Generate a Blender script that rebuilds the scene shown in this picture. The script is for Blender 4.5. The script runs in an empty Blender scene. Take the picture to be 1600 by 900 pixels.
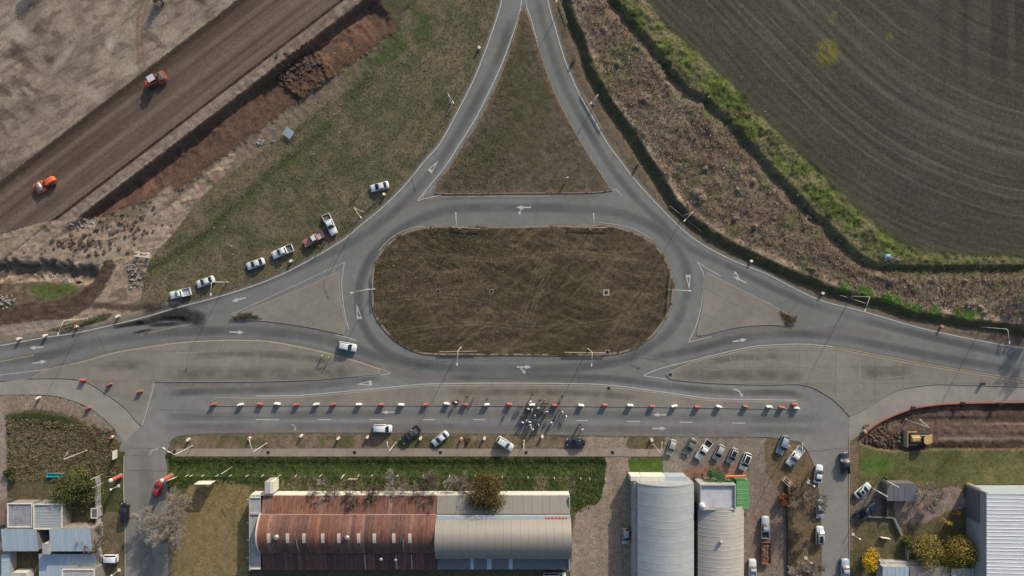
import bpy, bmesh, math, random
import numpy as np
from mathutils import Vector, Matrix
from mathutils.geometry import tessellate_polygon
scene = bpy.context.scene
# ---------------- camera, sky, sun, exposure ----------------
S = 0.155            # metres per photo pixel on the ground
H = 170.0            # flying height
cam_d = bpy.data.cameras.new('camera'); cam = bpy.data.objects.new('camera', cam_d)
scene.collection.objects.link(cam); cam.location = (0, 0, H); cam.rotation_euler = (0, 0, 0)
cam_d.sensor_fit = 'HORIZONTAL'; cam_d.angle = 2*math.atan(800*S/H); cam_d.clip_end = 6000; cam_d.clip_start = 1
scene.camera = cam
SUN = Vector((0.47, 0.88, 0)).normalized()*math.cos(math.radians(23.5)); SUN.z = math.sin(math.radians(23.5))
w = bpy.data.worlds.new('World'); scene.world = w; w.use_nodes = True
nt = w.node_tree; bg = nt.nodes['Background']
sky = nt.nodes.new('ShaderNodeTexSky'); sky.sky_type = 'NISHITA'; sky.sun_disc = False
sky.sun_elevation = math.radians(23.5); sky.sun_rotation = math.atan2(SUN.x, SUN.y)
sky.dust_density = 2.5
nt.links.new(sky.outputs[0], bg.inputs[0]); bg.inputs[1].default_value = 0.148
sl = bpy.data.lights.new('sun', 'SUN'); sl.energy = 3.75; sl.angle = math.radians(0.6); sl.color = (1, 0.91, 0.77)
so = bpy.data.objects.new('sun', sl); scene.collection.objects.link(so)
so.rotation_euler = SUN.to_track_quat('Z', 'Y').to_euler()
vs = scene.view_settings; vs.view_transform = 'Standard'; vs.look = 'None'; vs.gamma = 1; vs.exposure = 0.0
KEXP = 0.83

# ---------------- helpers ----------------
R = random.Random(7)
col = scene.collection
def P(px, py, z=0.0):
    k = (H-z)/H
    return Vector(((px-800)*S*k, (450-py)*S*k, z))
def lin(c):
    c = c/255.0
    return c/12.92 if c <= .04045 else ((c+.055)/1.055)**2.4
def D(r, g, b):
    return tuple(min(.92, lin(v)/KEXP) for v in (r, g, b))
def link(name, me, parent=None, loc=None, rz=None):
    o = bpy.data.objects.new(name, me); col.objects.link(o)
    if parent is not None: o.parent = parent
    if loc is not None: o.location = loc
    if rz is not None: o.rotation_euler = (0, 0, rz)
    return o
def tag(o, label=None, cat=None, group=None, kind=None):
    if label: o['label'] = label
    if cat: o['category'] = cat
    if group: o['group'] = group
    if kind: o['kind'] = kind
    return o
def thing(name, label, cat, loc=(0, 0, 0), rz=0, group=None):
    o = link(name, None, None, loc, rz); o.empty_display_size = .5
    return tag(o, label, cat, group)
def struct(o, label): return tag(o, label, None, None, 'structure')
def copy_tree(o, parent=None):
    c = o.copy(); col.objects.link(c); c.parent = parent
    for ch in KIDS.get(o.name, []): 
        d = copy_tree(ch, c); KIDS.setdefault(c.name, []).append(d)
    return c
KIDS = {}
def part(name, me, parent, loc=None, rz=None):
    o = link(name, me, parent, loc, rz); KIDS.setdefault(parent.name, []).append(o); return o

MATS = {}
def M(name, c=None, rough=.8, metal=0., var=.0, vscale=1., bump=0., coat=0., spec=.5, rnd=0., vdet=4):
    """plain procedural material; var = noise tone variation, rnd = tone change per object"""
    if name in MATS: return MATS[name]
    m = bpy.data.materials.new(name); m.use_nodes = True; MATS[name] = m
    t = m.node_tree; b = t.nodes['Principled BSDF']
    b.inputs['Base Color'].default_value = (*c, 1); b.inputs['Roughness'].default_value = rough
    b.inputs['Metallic'].default_value = metal; b.inputs['Coat Weight'].default_value = coat
    b.inputs['Specular IOR Level'].default_value = spec
    if var or bump or rnd:
        tc = t.nodes.new('ShaderNodeNewGeometry'); n = t.nodes.new('ShaderNodeTexNoise')
        n.inputs['Scale'].default_value = vscale; n.inputs['Detail'].default_value = vdet; n.inputs['Roughness'].default_value = .65
        t.links.new(tc.outputs['Position'], n.inputs['Vector'])
        mr = t.nodes.new('ShaderNodeMapRange'); mr.inputs[1].default_value = .25; mr.inputs[2].default_value = .75
        mr.inputs[3].default_value = 1-var; mr.inputs[4].default_value = 1+var
        t.links.new(n.outputs['Fac'], mr.inputs[0]); src = mr.outputs[0]
        if rnd:
            oi = t.nodes.new('ShaderNodeObjectInfo'); m2 = t.nodes.new('ShaderNodeMapRange')
            m2.inputs[3].default_value = 1-rnd; m2.inputs[4].default_value = 1+rnd
            t.links.new(oi.outputs['Random'], m2.inputs[0]); mm = t.nodes.new('ShaderNodeMath'); mm.operation = 'MULTIPLY'
            t.links.new(src, mm.inputs[0]); t.links.new(m2.outputs[0], mm.inputs[1]); src = mm.outputs[0]
        mx = t.nodes.new('ShaderNodeVectorMath'); mx.operation = 'SCALE'; mx.inputs[0].default_value = c
        t.links.new(src, mx.inputs['Scale']); t.links.new(mx.outputs[0], b.inputs['Base Color'])
        if bump:
            bp = t.nodes.new('ShaderNodeBump'); bp.inputs['Strength'].default_value = bump; bp.inputs['Distance'].default_value = .05
            t.links.new(n.outputs['Fac'], bp.inputs['Height']); t.links.new(bp.outputs[0], b.inputs['Normal'])
    return m
def mesh(name, verts, faces, mat=None, smooth=False):
    me = bpy.data.meshes.new(name); me.from_pydata([tuple(v) for v in verts], [], faces); me.update()
    if mat: me.materials.append(mat)
    if smooth:
        me.polygons.foreach_set('use_smooth', [True]*len(me.polygons))
    return me
class MB:
    def __init__(s): s.v = []; s.f = []
    def add(s, vs, fs):
        o = len(s.v); s.v += [tuple(x) for x in vs]; s.f += [[o+i for i in f] for f in fs]; return s
    def box(s, x0, x1, y0, y1, z0, z1, m=None):
        vs = [Vector(p) for p in ((x0,y0,z0),(x1,y0,z0),(x1,y1,z0),(x0,y1,z0),(x0,y0,z1),(x1,y0,z1),(x1,y1,z1),(x0,y1,z1))]
        if m: vs = [m @ p for p in vs]
        return s.add(vs, [(3,2,1,0),(4,5,6,7),(0,1,5,4),(1,2,6,5),(2,3,7,6),(3,0,4,7)])
    def cbox(s, c, dx, dy, dz, rz=0):
        m = Matrix.Translation(c) @ Matrix.Rotation(rz, 4, 'Z')
        return s.box(-dx/2, dx/2, -dy/2, dy/2, -dz/2, dz/2, m)
    def tube(s, pts, rad, n=6, cap=True):
        pts = [Vector(p) for p in pts]
        if not hasattr(rad, '__len__'): rad = [rad]*len(pts)
        rings = []; o = len(s.v)
        for i, p in enumerate(pts):
            d = (pts[min(i+1, len(pts)-1)]-pts[max(i-1, 0)])
            if d.length < 1e-6: d = Vector((0, 0, 1))
            d.normalize(); a = d.orthogonal().normalized()
            if i and False: pass
            ref = Vector((0, 0, 1)) if abs(d.z) < .95 else Vector((1, 0, 0))
            a = d.cross(ref).normalized(); b = d.cross(a)
            for k in range(n):
                t = 2*math.pi*k/n; s.v.append(tuple(p+(a*math.cos(t)+b*math.sin(t))*rad[i]))
        for i in range(len(pts)-1):
            for k in range(n):
                k2 = (k+1) % n; s.f.append([o+i*n+k, o+i*n+k2, o+(i+1)*n+k2, o+(i+1)*n+k])
        if cap:
            s.f.append([o+k for k in range(n)][::-1]); s.f.append([o+(len(pts)-1)*n+k for k in range(n)])
        return s
    def lathe(s, prof, n=12, c=(0, 0, 0)):
        o = len(s.v)
        for r, z in prof:
            for k in range(n):
                t = 2*math.pi*k/n; s.v.append((c[0]+r*math.cos(t), c[1]+r*math.sin(t), c[2]+z))
        for i in range(len(prof)-1):
            for k in range(n):
                k2 = (k+1) % n; s.f.append([o+i*n+k, o+i*n+k2, o+(i+1)*n+k2, o+(i+1)*n+k])
        s.f.append([o+(len(prof)-1)*n+k for k in range(n)])
        return s
    def loft(s, secs, cap=True):
        o = len(s.v); n = len(secs[0])
        for q in secs: s.v += [tuple(p) for p in q]
        for i in range(len(secs)-1):
            for k in range(n):
                k2 = (k+1) % n; s.f.append([o+i*n+k, o+i*n+k2, o+(i+1)*n+k2, o+(i+1)*n+k])
        if cap:
            s.f.append([o+k for k in range(n)][::-1]); s.f.append([o+(len(secs)-1)*n+k for k in range(n)])
        return s
    def me(s, name, mat=None, smooth=False):
        m = mesh(name, s.v, s.f, mat, smooth); return m
def fixn(me):
    b = bmesh.new(); b.from_mesh(me); bmesh.ops.recalc_face_normals(b, faces=b.faces); b.to_mesh(me); b.free(); return me

def smooth(pts, closed=False, step=6.0):
    """Catmull-Rom through pixel points; a third element marks a sharp corner"""
    n = len(pts); out = []
    def g(i): return pts[i % n] if closed else pts[max(0, min(n-1, i))]
    for i in range(n if closed else n-1):
        p1, p2 = g(i), g(i+1)
        p0 = g(i-1) if len(p1) == 2 else p1
        p3 = g(i+2) if len(p2) == 2 else p2
        L = math.hypot(p2[0]-p1[0], p2[1]-p1[1]); m = max(1, int(L/step))
        for k in range(m):
            t = k/m; q = []
            for a in (0, 1):
                q.append(.5*((2*p1[a])+(-p0[a]+p2[a])*t+(2*p0[a]-5*p1[a]+4*p2[a]-p3[a])*t*t+(-p0[a]+3*p1[a]-3*p2[a]+p3[a])*t**3))
            out.append(tuple(q))
    if not closed: out.append(tuple(pts[-1][:2]))
    return out
def sheet(name, pxpts, z, mat, label=None, parent=None, depth=0.0):
    v = [P(x, y, 0)+Vector((0, 0, z)) for x, y in pxpts]
    tris = tessellate_polygon([v]); vs = list(v); fs = []
    for t in tris:
        a, b, c = (v[i] for i in t)
        fs.append(t if (b-a).cross(c-a).z > 0 else t[::-1])
    if depth:
        n = len(v); vs += [p-Vector((0, 0, depth)) for p in v]
        for i in range(n): j = (i+1) % n; fs.append((i, j, n+j, n+i))
    me = mesh(name, vs, fs, mat)
    if depth: fixn(me)
    if parent is not None: return part(name, me, parent)
    o = link(name, me)
    return struct(o, label)
def normals2(pts, closed):
    out = []; n = len(pts)
    for i in range(n):
        a = pts[(i-1) % n] if closed or i else pts[0]; b = pts[(i+1) % n] if closed or i < n-1 else pts[-1]
        d = (b-a); d.z = 0; d = d.normalized() if d.length > 1e-9 else Vector((1, 0, 0)); out.append(Vector((-d.y, d.x, 0)))
    return out
def ribbon(name, pxpts, width, z, mat, parent=None, closed=False, alpha=False, ncol=1):
    """flat strip; with alpha a per-vertex wear attribute fades to the borders"""
    p = [P(x, y) for x, y in pxpts]; nn = normals2(p, closed); vs = []; al = []
    cols = ncol+1; wd = width if hasattr(width, '__len__') else [width]*len(p)
    for i, (q, n) in enumerate(zip(p, nn)):
        e = min(1, min(i, len(p)-1-i)/5.0) if not closed else 1
        for c in range(cols):
            t = c/ncol-.5; vs.append(q+n*t*wd[i]+Vector((0, 0, z))); al.append(max(0, math.cos(t*math.pi))**.8*e)
    fs = []; L = len(p)
    for i in range(L if closed else L-1):
        j = (i+1) % L
        for c in range(ncol): fs.append((i*cols+c, j*cols+c, j*cols+c+1, i*cols+c+1)[::-1])
    me = mesh(name, vs, fs, mat)
    if alpha:
        at = me.attributes.new('wear', 'FLOAT', 'POINT'); at.data.foreach_set('value', al)
    return part(name, me, parent) if parent is not None else link(name, me)
def kerb(name, pxpts, width, z0, z1, mat, parent=None, closed=True, inward=1):
    p = [P(x, y) for x, y in pxpts]; nn = normals2(p, closed)
    area = sum(p[i].x*p[(i+1) % len(p)].y-p[(i+1) % len(p)].x*p[i].y for i in range(len(p)))
    sg = (1 if area > 0 else -1)*inward if closed else inward
    secs = []
    for q, n in zip(p, nn):
        i_ = q+n*sg*width
        secs.append([(q.x, q.y, z0), (q.x+n.x*sg*.03, q.y+n.y*sg*.03, z1-.02), (q.x+n.x*sg*.06, q.y+n.y*sg*.06, z1), (i_.x, i_.y, z1), (i_.x, i_.y, z0)])
    if closed: secs.append(secs[0])
    mb = MB().loft(secs, cap=not closed)
    me = fixn(mb.me(name, mat))
    return part(name, me, parent) if parent is not None else link(name, me)
def clip_rect(poly, x0, x1, y0, y1):
    for ax, val, keep in ((0, x0, 1), (0, x1, -1), (1, y0, 1), (1, y1, -1)):
        out = []; n = len(poly)
        for i in range(n):
            a, b = poly[i], poly[(i+1) % n]; ia = (a[ax]-val)*keep >= 0; ib = (b[ax]-val)*keep >= 0
            if ia: out.append(a)
            if ia != ib:
                t = (val-a[ax])/(b[ax]-a[ax]); out.append((a[0]+(b[0]-a[0])*t, a[1]+(b[1]-a[1])*t))
        poly = out
        if len(poly) < 3: return []
    return poly
# ---------------- outlines traced in photo pixels ----------------
LINE_NW = [(783.7,-40),(783.7,0),(775,32),(760,75),(740,125),(712,180),(687,225),(665,250),(632,290),(600,322),(560,355),(540,372),(500,397),(450,424),(400,445),(340,464),(272,482),(220,497),(125,519),(72,527),(0,540),(-60,549)]
LINE_NE = [(851,-40),(856,0),(867,42),(885,100),(907,150),(930,190),(949,224),(970,252),(992,281),(1025,317),(1057,350),(1087,375),(1125,397),(1162,414),(1200,429),(1240,450),(1285,470),(1350,487),(1425,509),(1475,521),(1550,536),(1600,544),(1660,552)]
W_TOP = [(75,577),(125,566),(175,552),(220,544),(275,536),(337,532),(400,532),(437,536),(487,546),(520,554),(550,562),(592,576)]
E_TOP = [(1042,583),(1080,566),(1125,555),(1170,545),(1200,542),(1255,540),(1300,544),(1340,551),(1375,558),(1450,572),(1537,586),(1600,596),(1660,605)]
W_ISLE = smooth(W_TOP[:-1]+[(592,576,1),(595,585,1),(537,590),(487,594),(400,596.5),(300,597),(241,597,1),(232,628),(221,665,1),(212,657),(195,637),(165,615),(135,597),(107,592),(70,591.5),(45,592,1)], True)
E_ISLE = smooth([(1040,585,1)]+E_TOP[:-1]+[(1660,605,1),(1660,607,1),(1600,605),(1512,602),(1462,601),(1425,605),(1400,611),(1375,625),(1350,640),(1327,651,1),(1310,632),(1287,615),(1255,601.5),(1200,601.5),(1137,600),(1087,597),(1046,592)], True)
MEDIAN = smooth([(335,621),(400,621.5),(470,620),(550,613),(625,606),(680,602),(800,601),(900,602),(950,604),(1000,610),(1050,617),(1100,624),(1137,626),(1200,627),(1246,628),(1249.5,633),(1247,639),(1200,639),(1000,636),(800,634.5),(600,634),(400,634),(334,634),(329.5,628)], True)
L_TRI = smooth([(531,422,1),(500,437),(472,450),(400,479),(362,494,1),(370,500),(400,501),(450,506),(500,515),(537,523,1),(540,505),(534,475),(531,450)], True)
R_TRI = smooth([(1102,424,1),(1147,447),(1200,473),(1225,487),(1243,499),(1240,506),(1225,509),(1200,508),(1150,512),(1100,524),(1088,524,1),(1090,512),(1097,480),(1100,450)], True)
OVAL = smooth([(680,353),(800,353.5),(935,351),(975,357),(1012,373),(1037,398),(1051,430),(1053,455),(1049,482),(1035,507),(1015,530),(987,547),(950,555),(875,556),(800,555.5),(682,555),(650,550),(620,535),(597,512),(583,487),(580,450),(583,415),(593,395),(612,375),(637,361)], True)
N_TRI = smooth([(819,11),(827,28),(840,67),(860,127),(882,175),(907,220),(932,260),(957,298,1),(920,302),(800,303),(720,304),(678,303,1),(682,287),(706,255),(726,222),(750,185),(774,135),(793,87),(804,52),(812,20)], True)
off = lambda L, dx, dy: [(x+dx, y+dy) for x, y in L]
def offset_px(L, d):
    p = [Vector((x, y, 0)) for x, y in L]; return [(q.x+n.x*d, q.y+n.y*d) for q, n in zip(p, normals2(p, False))]
nwS = smooth(LINE_NW); neS = smooth(LINE_NE)
ROAD = offset_px(nwS, 3.0)[::-1]+offset_px(neS, -3.0)+[(1660,610)]+[(1600,600),(1500,590),(1400,590),(1300,600),(1250,604),(1100,604),(1000,615),(800,606),(640,608),(560,600),(400,600),(242,600),(160,590),(70,592),(0,596),(-60,600)]
SERVICE = smooth([(241,597,1),(400,597),(537,591),(600,586),(640,601,1),(800,600),(1000,609,1),(1042,590,1),(1137,600),(1200,601.5),(1255,601.5),(1287,615),(1310,632),(1327,651,1),(1327,676,1),(1326,690,1),(1250,690,1),(1200,683,1),(1050,682),(900,680),(800,678),(600,676),(400,676),(300,679),(272,684),(262,696,1),(192,696,1),(186,684),(178,672,1),(221,665,1)], True)
W_STREET = [(190,690),(186,705),(196,706),(194,760),(197,830),(197,960),(263,960),(263,830),(261,730),(258,712),(266,694)]
E_STREET = [(1250,690),(1262,705),(1270,722),(1276,745),(1282,790),(1284,840),(1282,960),(1326,960),(1325,760),(1326,690)]
WLANE = smooth([(-60,600,1),(0,597),(45,592.5),(107,593),(135,598),(165,616),(195,638),(212,658),(221,666,1),(196,690,1),(180,672),(160,652),(135,635),(100,622),(67,617),(0,617),(-60,617,1)], True)
ELANE = smooth([(1660,607,1),(1600,605.5),(1512,602.5),(1462,601.5),(1425,605.5),(1400,611.5),(1375,625.5),(1350,640.5),(1327,651.5,1),(1327,690,1),(1344,679),(1375,657),(1417,639),(1450,632),(1500,628),(1600,626),(1660,626,1)], True)
BANK_A = [(880,-40),(892,0),(910,50),(932,110),(960,162),(990,205),(1005,228),(1030,267),(1057,310),(1087,340),(1125,365),(1162,387),(1200,405),(1250,425),(1305,447),(1375,465),(1425,482),(1525,497),(1600,507),(1680,517)]
BANK_B = [(935,-40),(962,0),(1000,45),(1025,75),(1057,120),(1077,140),(1100,150),(1137,185),(1170,222),(1200,255),(1232,290),(1275,335),(1307,365),(1340,397),(1375,412),(1450,413),(1600,413),(1680,413)]
EDGE_F = [(985,-40),(1007,0),(1040,45),(1087,85),(1117,115),(1150,142),(1175,175),(1200,197),(1225,225),(1265,257),(1305,300),(1340,330),(1375,362),(1412,385),(1450,395),(1520,400),(1600,403),(1680,404)]
REDKERB = smooth([(1344,679),(1375,657),(1417,639),(1450,632),(1500,628),(1600,626.5),(1680,626)])

# ---------------- terrain: one height field, cut into its regions ----------------
RES = .28; X0, X1, Y0, Y1 = -137., 137., -83., 83.
nx = int((X1-X0)/RES)+1; ny = int((Y1-Y0)/RES)+1
gx, gy = np.meshgrid(np.linspace(X0, X1, nx), np.linspace(Y0, Y1, ny)); gx = gx.astype(np.float32); gy = gy.astype(np.float32); px = (gx/S+800).astype(np.float32); py = (450-gy/S).astype(np.float32)
rs = np.random.RandomState(3)
def vnoise(x, y, sc, seed):
    r = np.random.RandomState(seed); T = r.rand(256, 256).astype(np.float32)
    u = x/sc; v = y/sc; i = np.floor(u).astype(np.int32); j = np.floor(v).astype(np.int32); fu = u-i; fv = v-j
    fu = fu*fu*(3-2*fu); fv = fv*fv*(3-2*fv); i &= 255; j &= 255; i2 = (i+1) & 255; j2 = (j+1) & 255
    return (T[j,i]*(1-fu)+T[j,i2]*fu)*(1-fv)+(T[j2,i]*(1-fu)+T[j2,i2]*fu)*fv
def fbm(x, y, sc, seed, o=4, g=.55):
    a = 1; t = 0; n = 0
    for k in range(o): t = t+a*vnoise(x+37*k, y-19*k, sc/2**k, seed+k); n += a; a *= g
    return t/n
def ss(a, b, x):
    t = np.clip((x-a)/(b-a), 0, 1); return t*t*(3-2*t)
def inside(poly, x=None, y=None):
    x = px if x is None else x; y = py if y is None else y
    r = np.zeros(x.shape, bool); n = len(poly)
    xs = [p[0] for p in poly]; ys = [p[1] for p in poly]
    bb = (x >= min(xs)) & (x <= max(xs)) & (y >= min(ys)) & (y <= max(ys)); xx = x[bb]; yy = y[bb]; q = np.zeros(xx.shape, bool)
    for i in range(n):
        ax, ay = poly[i][:2]; bx, by = poly[(i+1) % n][:2]
        if ay == by: continue
        q ^= ((ay > yy) != (by > yy)) & (xx < (bx-ax)*(yy-ay)/(by-ay)+ax)
    r[bb] = q; return r
def pdist(poly, x=None, y=None, closed=False):
    x = px if x is None else x; y = py if y is None else y
    best = np.full(x.shape, 1e9, np.float32); side = np.zeros(x.shape, np.float32); n = len(poly)
    for i in range(n if closed else n-1):
        ax, ay = poly[i][:2]; bx, by = poly[(i+1) % n][:2]; dx, dy = bx-ax, by-ay; L = dx*dx+dy*dy+1e-9
        t = np.clip(((x-ax)*dx+(y-ay)*dy)/L, 0, 1); ex = x-ax-t*dx; ey = y-ay-t*dy; d = ex*ex+ey*ey
        m = d < best; best = np.where(m, d, best); side = np.where(m, np.sign(dx*ey-dy*ex), side)
    return np.sqrt(best), side
def blob(cx, cy, rx, ry, rot=0):
    c, s = math.cos(rot), math.sin(rot); u = (px-cx)*c+(py-cy)*s; v = -(px-cx)*s+(py-cy)*c
    return np.clip(1-(u/rx)**2-(v/ry)**2, 0, 1)
dA, sA = pdist(BANK_A); dA = dA*-sA; dB, sB = pdist(BANK_B); dB = dB*-sB; dF, sF = pdist(EDGE_F); dF = dF*-sF
nT = px*.607+py*.795; sT = px*.795-py*.607
n1 = fbm(px, py, 60, 11); n2 = fbm(px, py, 18, 21); n3 = fbm(px, py, 7, 31, 3); n4 = vnoise(px, py, 2.2, 41); n5 = vnoise(px, py, 3.6, 43)
nst = fbm(sT, nT*5, 60, 51)          # streaks along the works road
wigg = (n2-.5)*14; wig3 = (n3-.5)*8
rgb = lambda *c: np.array(D(*c))
C = np.zeros(px.shape+(3,)); Z = np.full(px.shape, -.05)+(n3-.5)*.05
def paint(mask, c):
    global C
    m = np.clip(mask, 0, 1)[..., None]; C = C*(1-m)+np.asarray(c)*m
def mixc(f, a, b): f = np.clip(f, 0, 1)[..., None]; return rgb(*a)*(1-f)+rgb(*b)*f
def c3(f): return np.clip((f-.5)*2.2+.5, 0, 1)
C = mixc(c3(n1*.6+n2*.4), (82,73,58), (74,72,53)); C = C*(.8+.4*n4[..., None])
# grass field north-west
fld = (nT > 395) & (px < 800) & (py < 520)
C[fld] = (mixc(c3(n2), (104,94,76), (78,77,57))*(.54+.5*n4[..., None]+.2*n3[..., None]+.2*n5[..., None]))[fld]
g = np.zeros(px.shape)
for b in ((660,40,28,40,.3,.9),(622,72,26,22,-.7,1),(597,92,20,12,-.7,.9),(562,160,24,34,.5,.6),(695,160,26,16,-.5,.75),(570,195,34,18,0,.5),(510,205,16,12,0,.6),(600,110,60,90,.6,.35),(560,250,60,50,0,.3),(470,260,26,60,.9,.35),(740,60,20,40,.3,.3)):
    g = np.maximum(g, blob(*b[:5])*b[5])
dit, _ = pdist([(650,-20),(622,40),(598,90),(572,128),(545,165),(500,215),(430,270),(375,320),(330,365),(270,405),(235,425)])
g = np.maximum(g, ss(20, 2, dit)*.65*(n1 > .35)); Z += -ss(12, 0, dit)*.35*fld
paint(g*fld*np.clip((n3+n2)*1.1-.2, 0, 1)*1.25, mixc(n4, (52,62,36), (70,80,46)))
# works yard
yard = (nT < 228+wig3*.3) & (px < 520) & (py < 420)
yc = mixc(c3(fbm(px, py, 90, 71)*.6+n2*.4), (115,103,91), (140,127,113)); sm = fbm(px*.8+py*.6, (py*.8-px*.6)*3.0, 40, 77); sm2 = fbm((px*.5+py*.87)*2.2, (py*.5-px*.87)*.7, 16, 79); yc = yc*(1-.5*ss(.5, .68, sm)*ss(.42, .6, n1))[..., None]*(1-.3*ss(.56, .66, sm2)+.16*ss(.44, .36, sm2))[..., None]*(.78+.3*n4[..., None]+.14*n5[..., None])
C[yard] = yc[yard]
for b in ((60,45,45,30,.6,.5),(110,95,60,40,-.6,.45),(190,75,18,10,0,.85),(125,25,14,22,0,.6),(145,85,12,30,.2,.6),(50,170,40,20,-.5,.4)): paint(blob(*b[:5])*b[5]*(n3*1.6)*yard, rgb(92,84,76))
for b in ((35,55,30,18,.8,.7),(100,95,40,8,-.9,.6),(175,70,10,16,0,.8),(150,150,26,10,.6,.5),(210,110,14,10,0,.6)): paint(blob(*b[:5])*b[5]*(n3*1.7)*yard, rgb(160,150,138))
tr, _ = pdist([(232,0),(222,30),(220,60),(224,105)]); paint(ss(9, 5, tr)*(.35+.4*(np.abs(tr-4) < 1.5))*yard*.8, rgb(104,82,64))
works = (nT >= 228+wig3*.3) & (nT < 327) & (px < 560) & (py < 440)
stripe = vnoise(nT, sT*.015, 4.0, 81)*.55+vnoise(nT, sT*.012, 9, 83)*.6
rc = mixc(c3(stripe*.75+n1*.25), (76,64,56), (104,90,80))*(.84+.3*n4[..., None]); rib = .5+.5*np.sin(sT*2*math.pi/3.6+np.sin(nT*.5)*.6); rc = rc*(.93+.14*rib)[..., None]
C[works] = rc[works]; paint(ss(242, 236, nT+wig3*.4)*works*.9, mixc(n4, (66,56,47), (78,66,55)))
bank = (nT >= 325) & (nT < 346) & (sT > -190) & (px < 600) & (py < 440); bc = mixc(c3(n3*.6+nst*.4), (98,86,77), (140,126,115)); C[bank] = bc[bank]; paint(ss(3.2, .8, np.abs(nT-326-wig3*.2))*(px < 560)*(py < 430), rgb(58,48,42))
tw = ss(-150, -70, sT)*(1-ss(455, 472, sT+wig3)); nend = 404+np.clip((sT-120)*.02, -14, 6)-ss(60, -80, sT)*30+wig3*1.3
tren = (nT >= 344) & (nT < nend+4) & (tw > .02) & (py < 380)
tc_ = mixc(c3(fbm(sT*3.2, nT*.55, 14, 91, 3)), (86,67,57), (124,94,77))*(.7+.44*n4[..., None])
tpos = np.clip((nT-355)/(nend-355), 0, 1); ribc = .5+.5*np.sin(sT*2*math.pi/4.6+n3*4); tc_ = tc_*(1-.2*ribc*ss(.05, .3, tpos)-.34*ss(.5, 1, tpos+(n2-.5)*.7)*.9)[..., None]; brn = ss(.4, .6, fbm(sT*.8, nT*1.2, 40, 93)+.25*tpos-.08)[..., None]*.75; tc_ = tc_*(1-brn)+brn*mixc(n3, (66,53,46), (94,76,64))*(.8+.3*n4[..., None])
heap = (sT > 275+wigg) & (sT < 345+wigg); tc_[heap] = (mixc(n4*.5+n3*.5, (50,41,36), (90,70,57)))[heap]; paint(tren*1.0, tc_); paint(tren*ss(356, 350, nT+wig3*.5), mixc(n3, (78,62,52), (98,80,68)))
paint(tren*ss(.55, .75, fbm(sT, nT, 40, 97))*.6, mixc(n4, (84,66,56), (104,84,70)))
strip = (nT >= nend+2) & (nT < nend+30+wigg*1.2) & (px < 640) & (py < 420) & (sT < 480); paint(strip*.75*ss(480, 200, sT+wigg), mixc(n3, (98,86,74), (124,110,97)))
# mud works at the west
wm = inside(smooth([(-60,385,1),(60,350),(130,340),(190,340),(250,330),(300,290),(360,240),(360,262),(310,315),(270,365),(235,405),(225,440),(212,480),(160,505),(60,520),(-60,530,1)], True))
paint(wm*1.0, mixc(c3(n2*.6+n3*.4), (124,108,93), (154,136,118))*(.82+.34*n4[..., None])); tk = fbm(px*.9-py*.1, py*4+px*.9, 30, 99); paint(wm*ss(.55, .7, tk)*.6, rgb(82,68,58))
paint(ss(24, 0, pdist([(205,360),(260,300),(330,250)])[0])*wm*.5*n3*1.6, rgb(104,72,56))
dd, _ = pdist([(-30,428),(40,421),(95,424),(138,428)]); dz = ss(17, 6, dd+wig3*1.5+(n2-.5)*12); Z -= dz*1.5; paint(dz*.85, mixc(n3, (64,54,46), (100,88,78)))
gv = inside(smooth([(-60,448),(20,443),(70,440),(130,444),(138,456),(100,470),(40,480),(-60,492)], True)); paint(gv*1., mixc(c3(n3), (84,74,58), (118,104,86))); paint(blob(88,454,44,15)*gv*2.2*ss(.36, .6, n3*.6+n2*.4), mixc(n3, (60,76,36), (84,98,48)))
paint(blob(214,432,26,20)*1.4*ss(.35, .55, n3), mixc(n4, (62,54,48), (92,82,72))); sw_ = ss(13, 3, pdist([(160,412),(190,385),(225,345),(262,300)])[0]+wig3); paint(sw_*.6, rgb(148,134,120))
gv2 = ss(10, 4, pdist([(-60,468),(20,462),(80,478)])[0]); paint(gv2*.5*(n3 > .5), rgb(70,60,52))
pd, _ = pdist(smooth([(-60,500),(20,493),(80,487),(125,474),(152,448),(170,415)])); wdt = 17-ss(90, 170, px)*7+wig3*.6+(n5-.5)*3
paint(ss(1.5, -1.5, pd-wdt)*(py > 402), mixc(c3(n2*.5+n3*.5), (62,51,43), (88,73,62))); tp, _ = pdist([(145,477),(200,480),(250,487),(330,500)]); paint(ss(8, 3, tp+wig3*.5)*.8, rgb(66,54,47))
ver = inside(smooth([(72,517),(110,505),(150,494),(175,489),(165,500),(120,512),(85,518)], True)); paint(ver*1., mixc(n3, (58,64,38), (84,80,56)))
paint(inside([(-60,515),(70,500),(160,500),(280,468),(290,480),(160,512),(0,545),(-60,552)])*.75*(1-ver), mixc(n3, (118,108,98), (136,126,115)))
# verge along the east side, banks, dry grass, weeds
vg = (sA < 0); inroad = inside(ROAD)
eastv = (dA < 2) & (dA > -70) & (px > 860) & ~inroad & (py < 560)
C[eastv] = (mixc(c3(n3*.6+n2*.4), (82,73,61), (106,94,79))*(.85+.3*n4[..., None]))[eastv]; paint(ss(-22, -12, dA+wig3)*eastv*.85, mixc(n3, (58,60,40), (84,78,56)))
dry = (dA >= -1) & (px > 860)
bush = np.zeros(px.shape, np.float32); rb = np.random.RandomState(17)
for _ in range(150):
    bx_, by_ = rb.uniform(890, 1600), rb.uniform(0, 500); rr_ = rb.uniform(4, 9); m_ = (np.abs(px-bx_) < rr_*1.6) & (np.abs(py-by_) < rr_*1.6); d_ = np.hypot(px[m_]-bx_, (py[m_]-by_)*1.15)/rr_; bush[m_] = np.maximum(bush[m_], np.clip(1.15-d_**2+(n5[m_]-.5)*.7, 0, 1))
bush *= (dA > 8)*(dB < -12)
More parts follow.
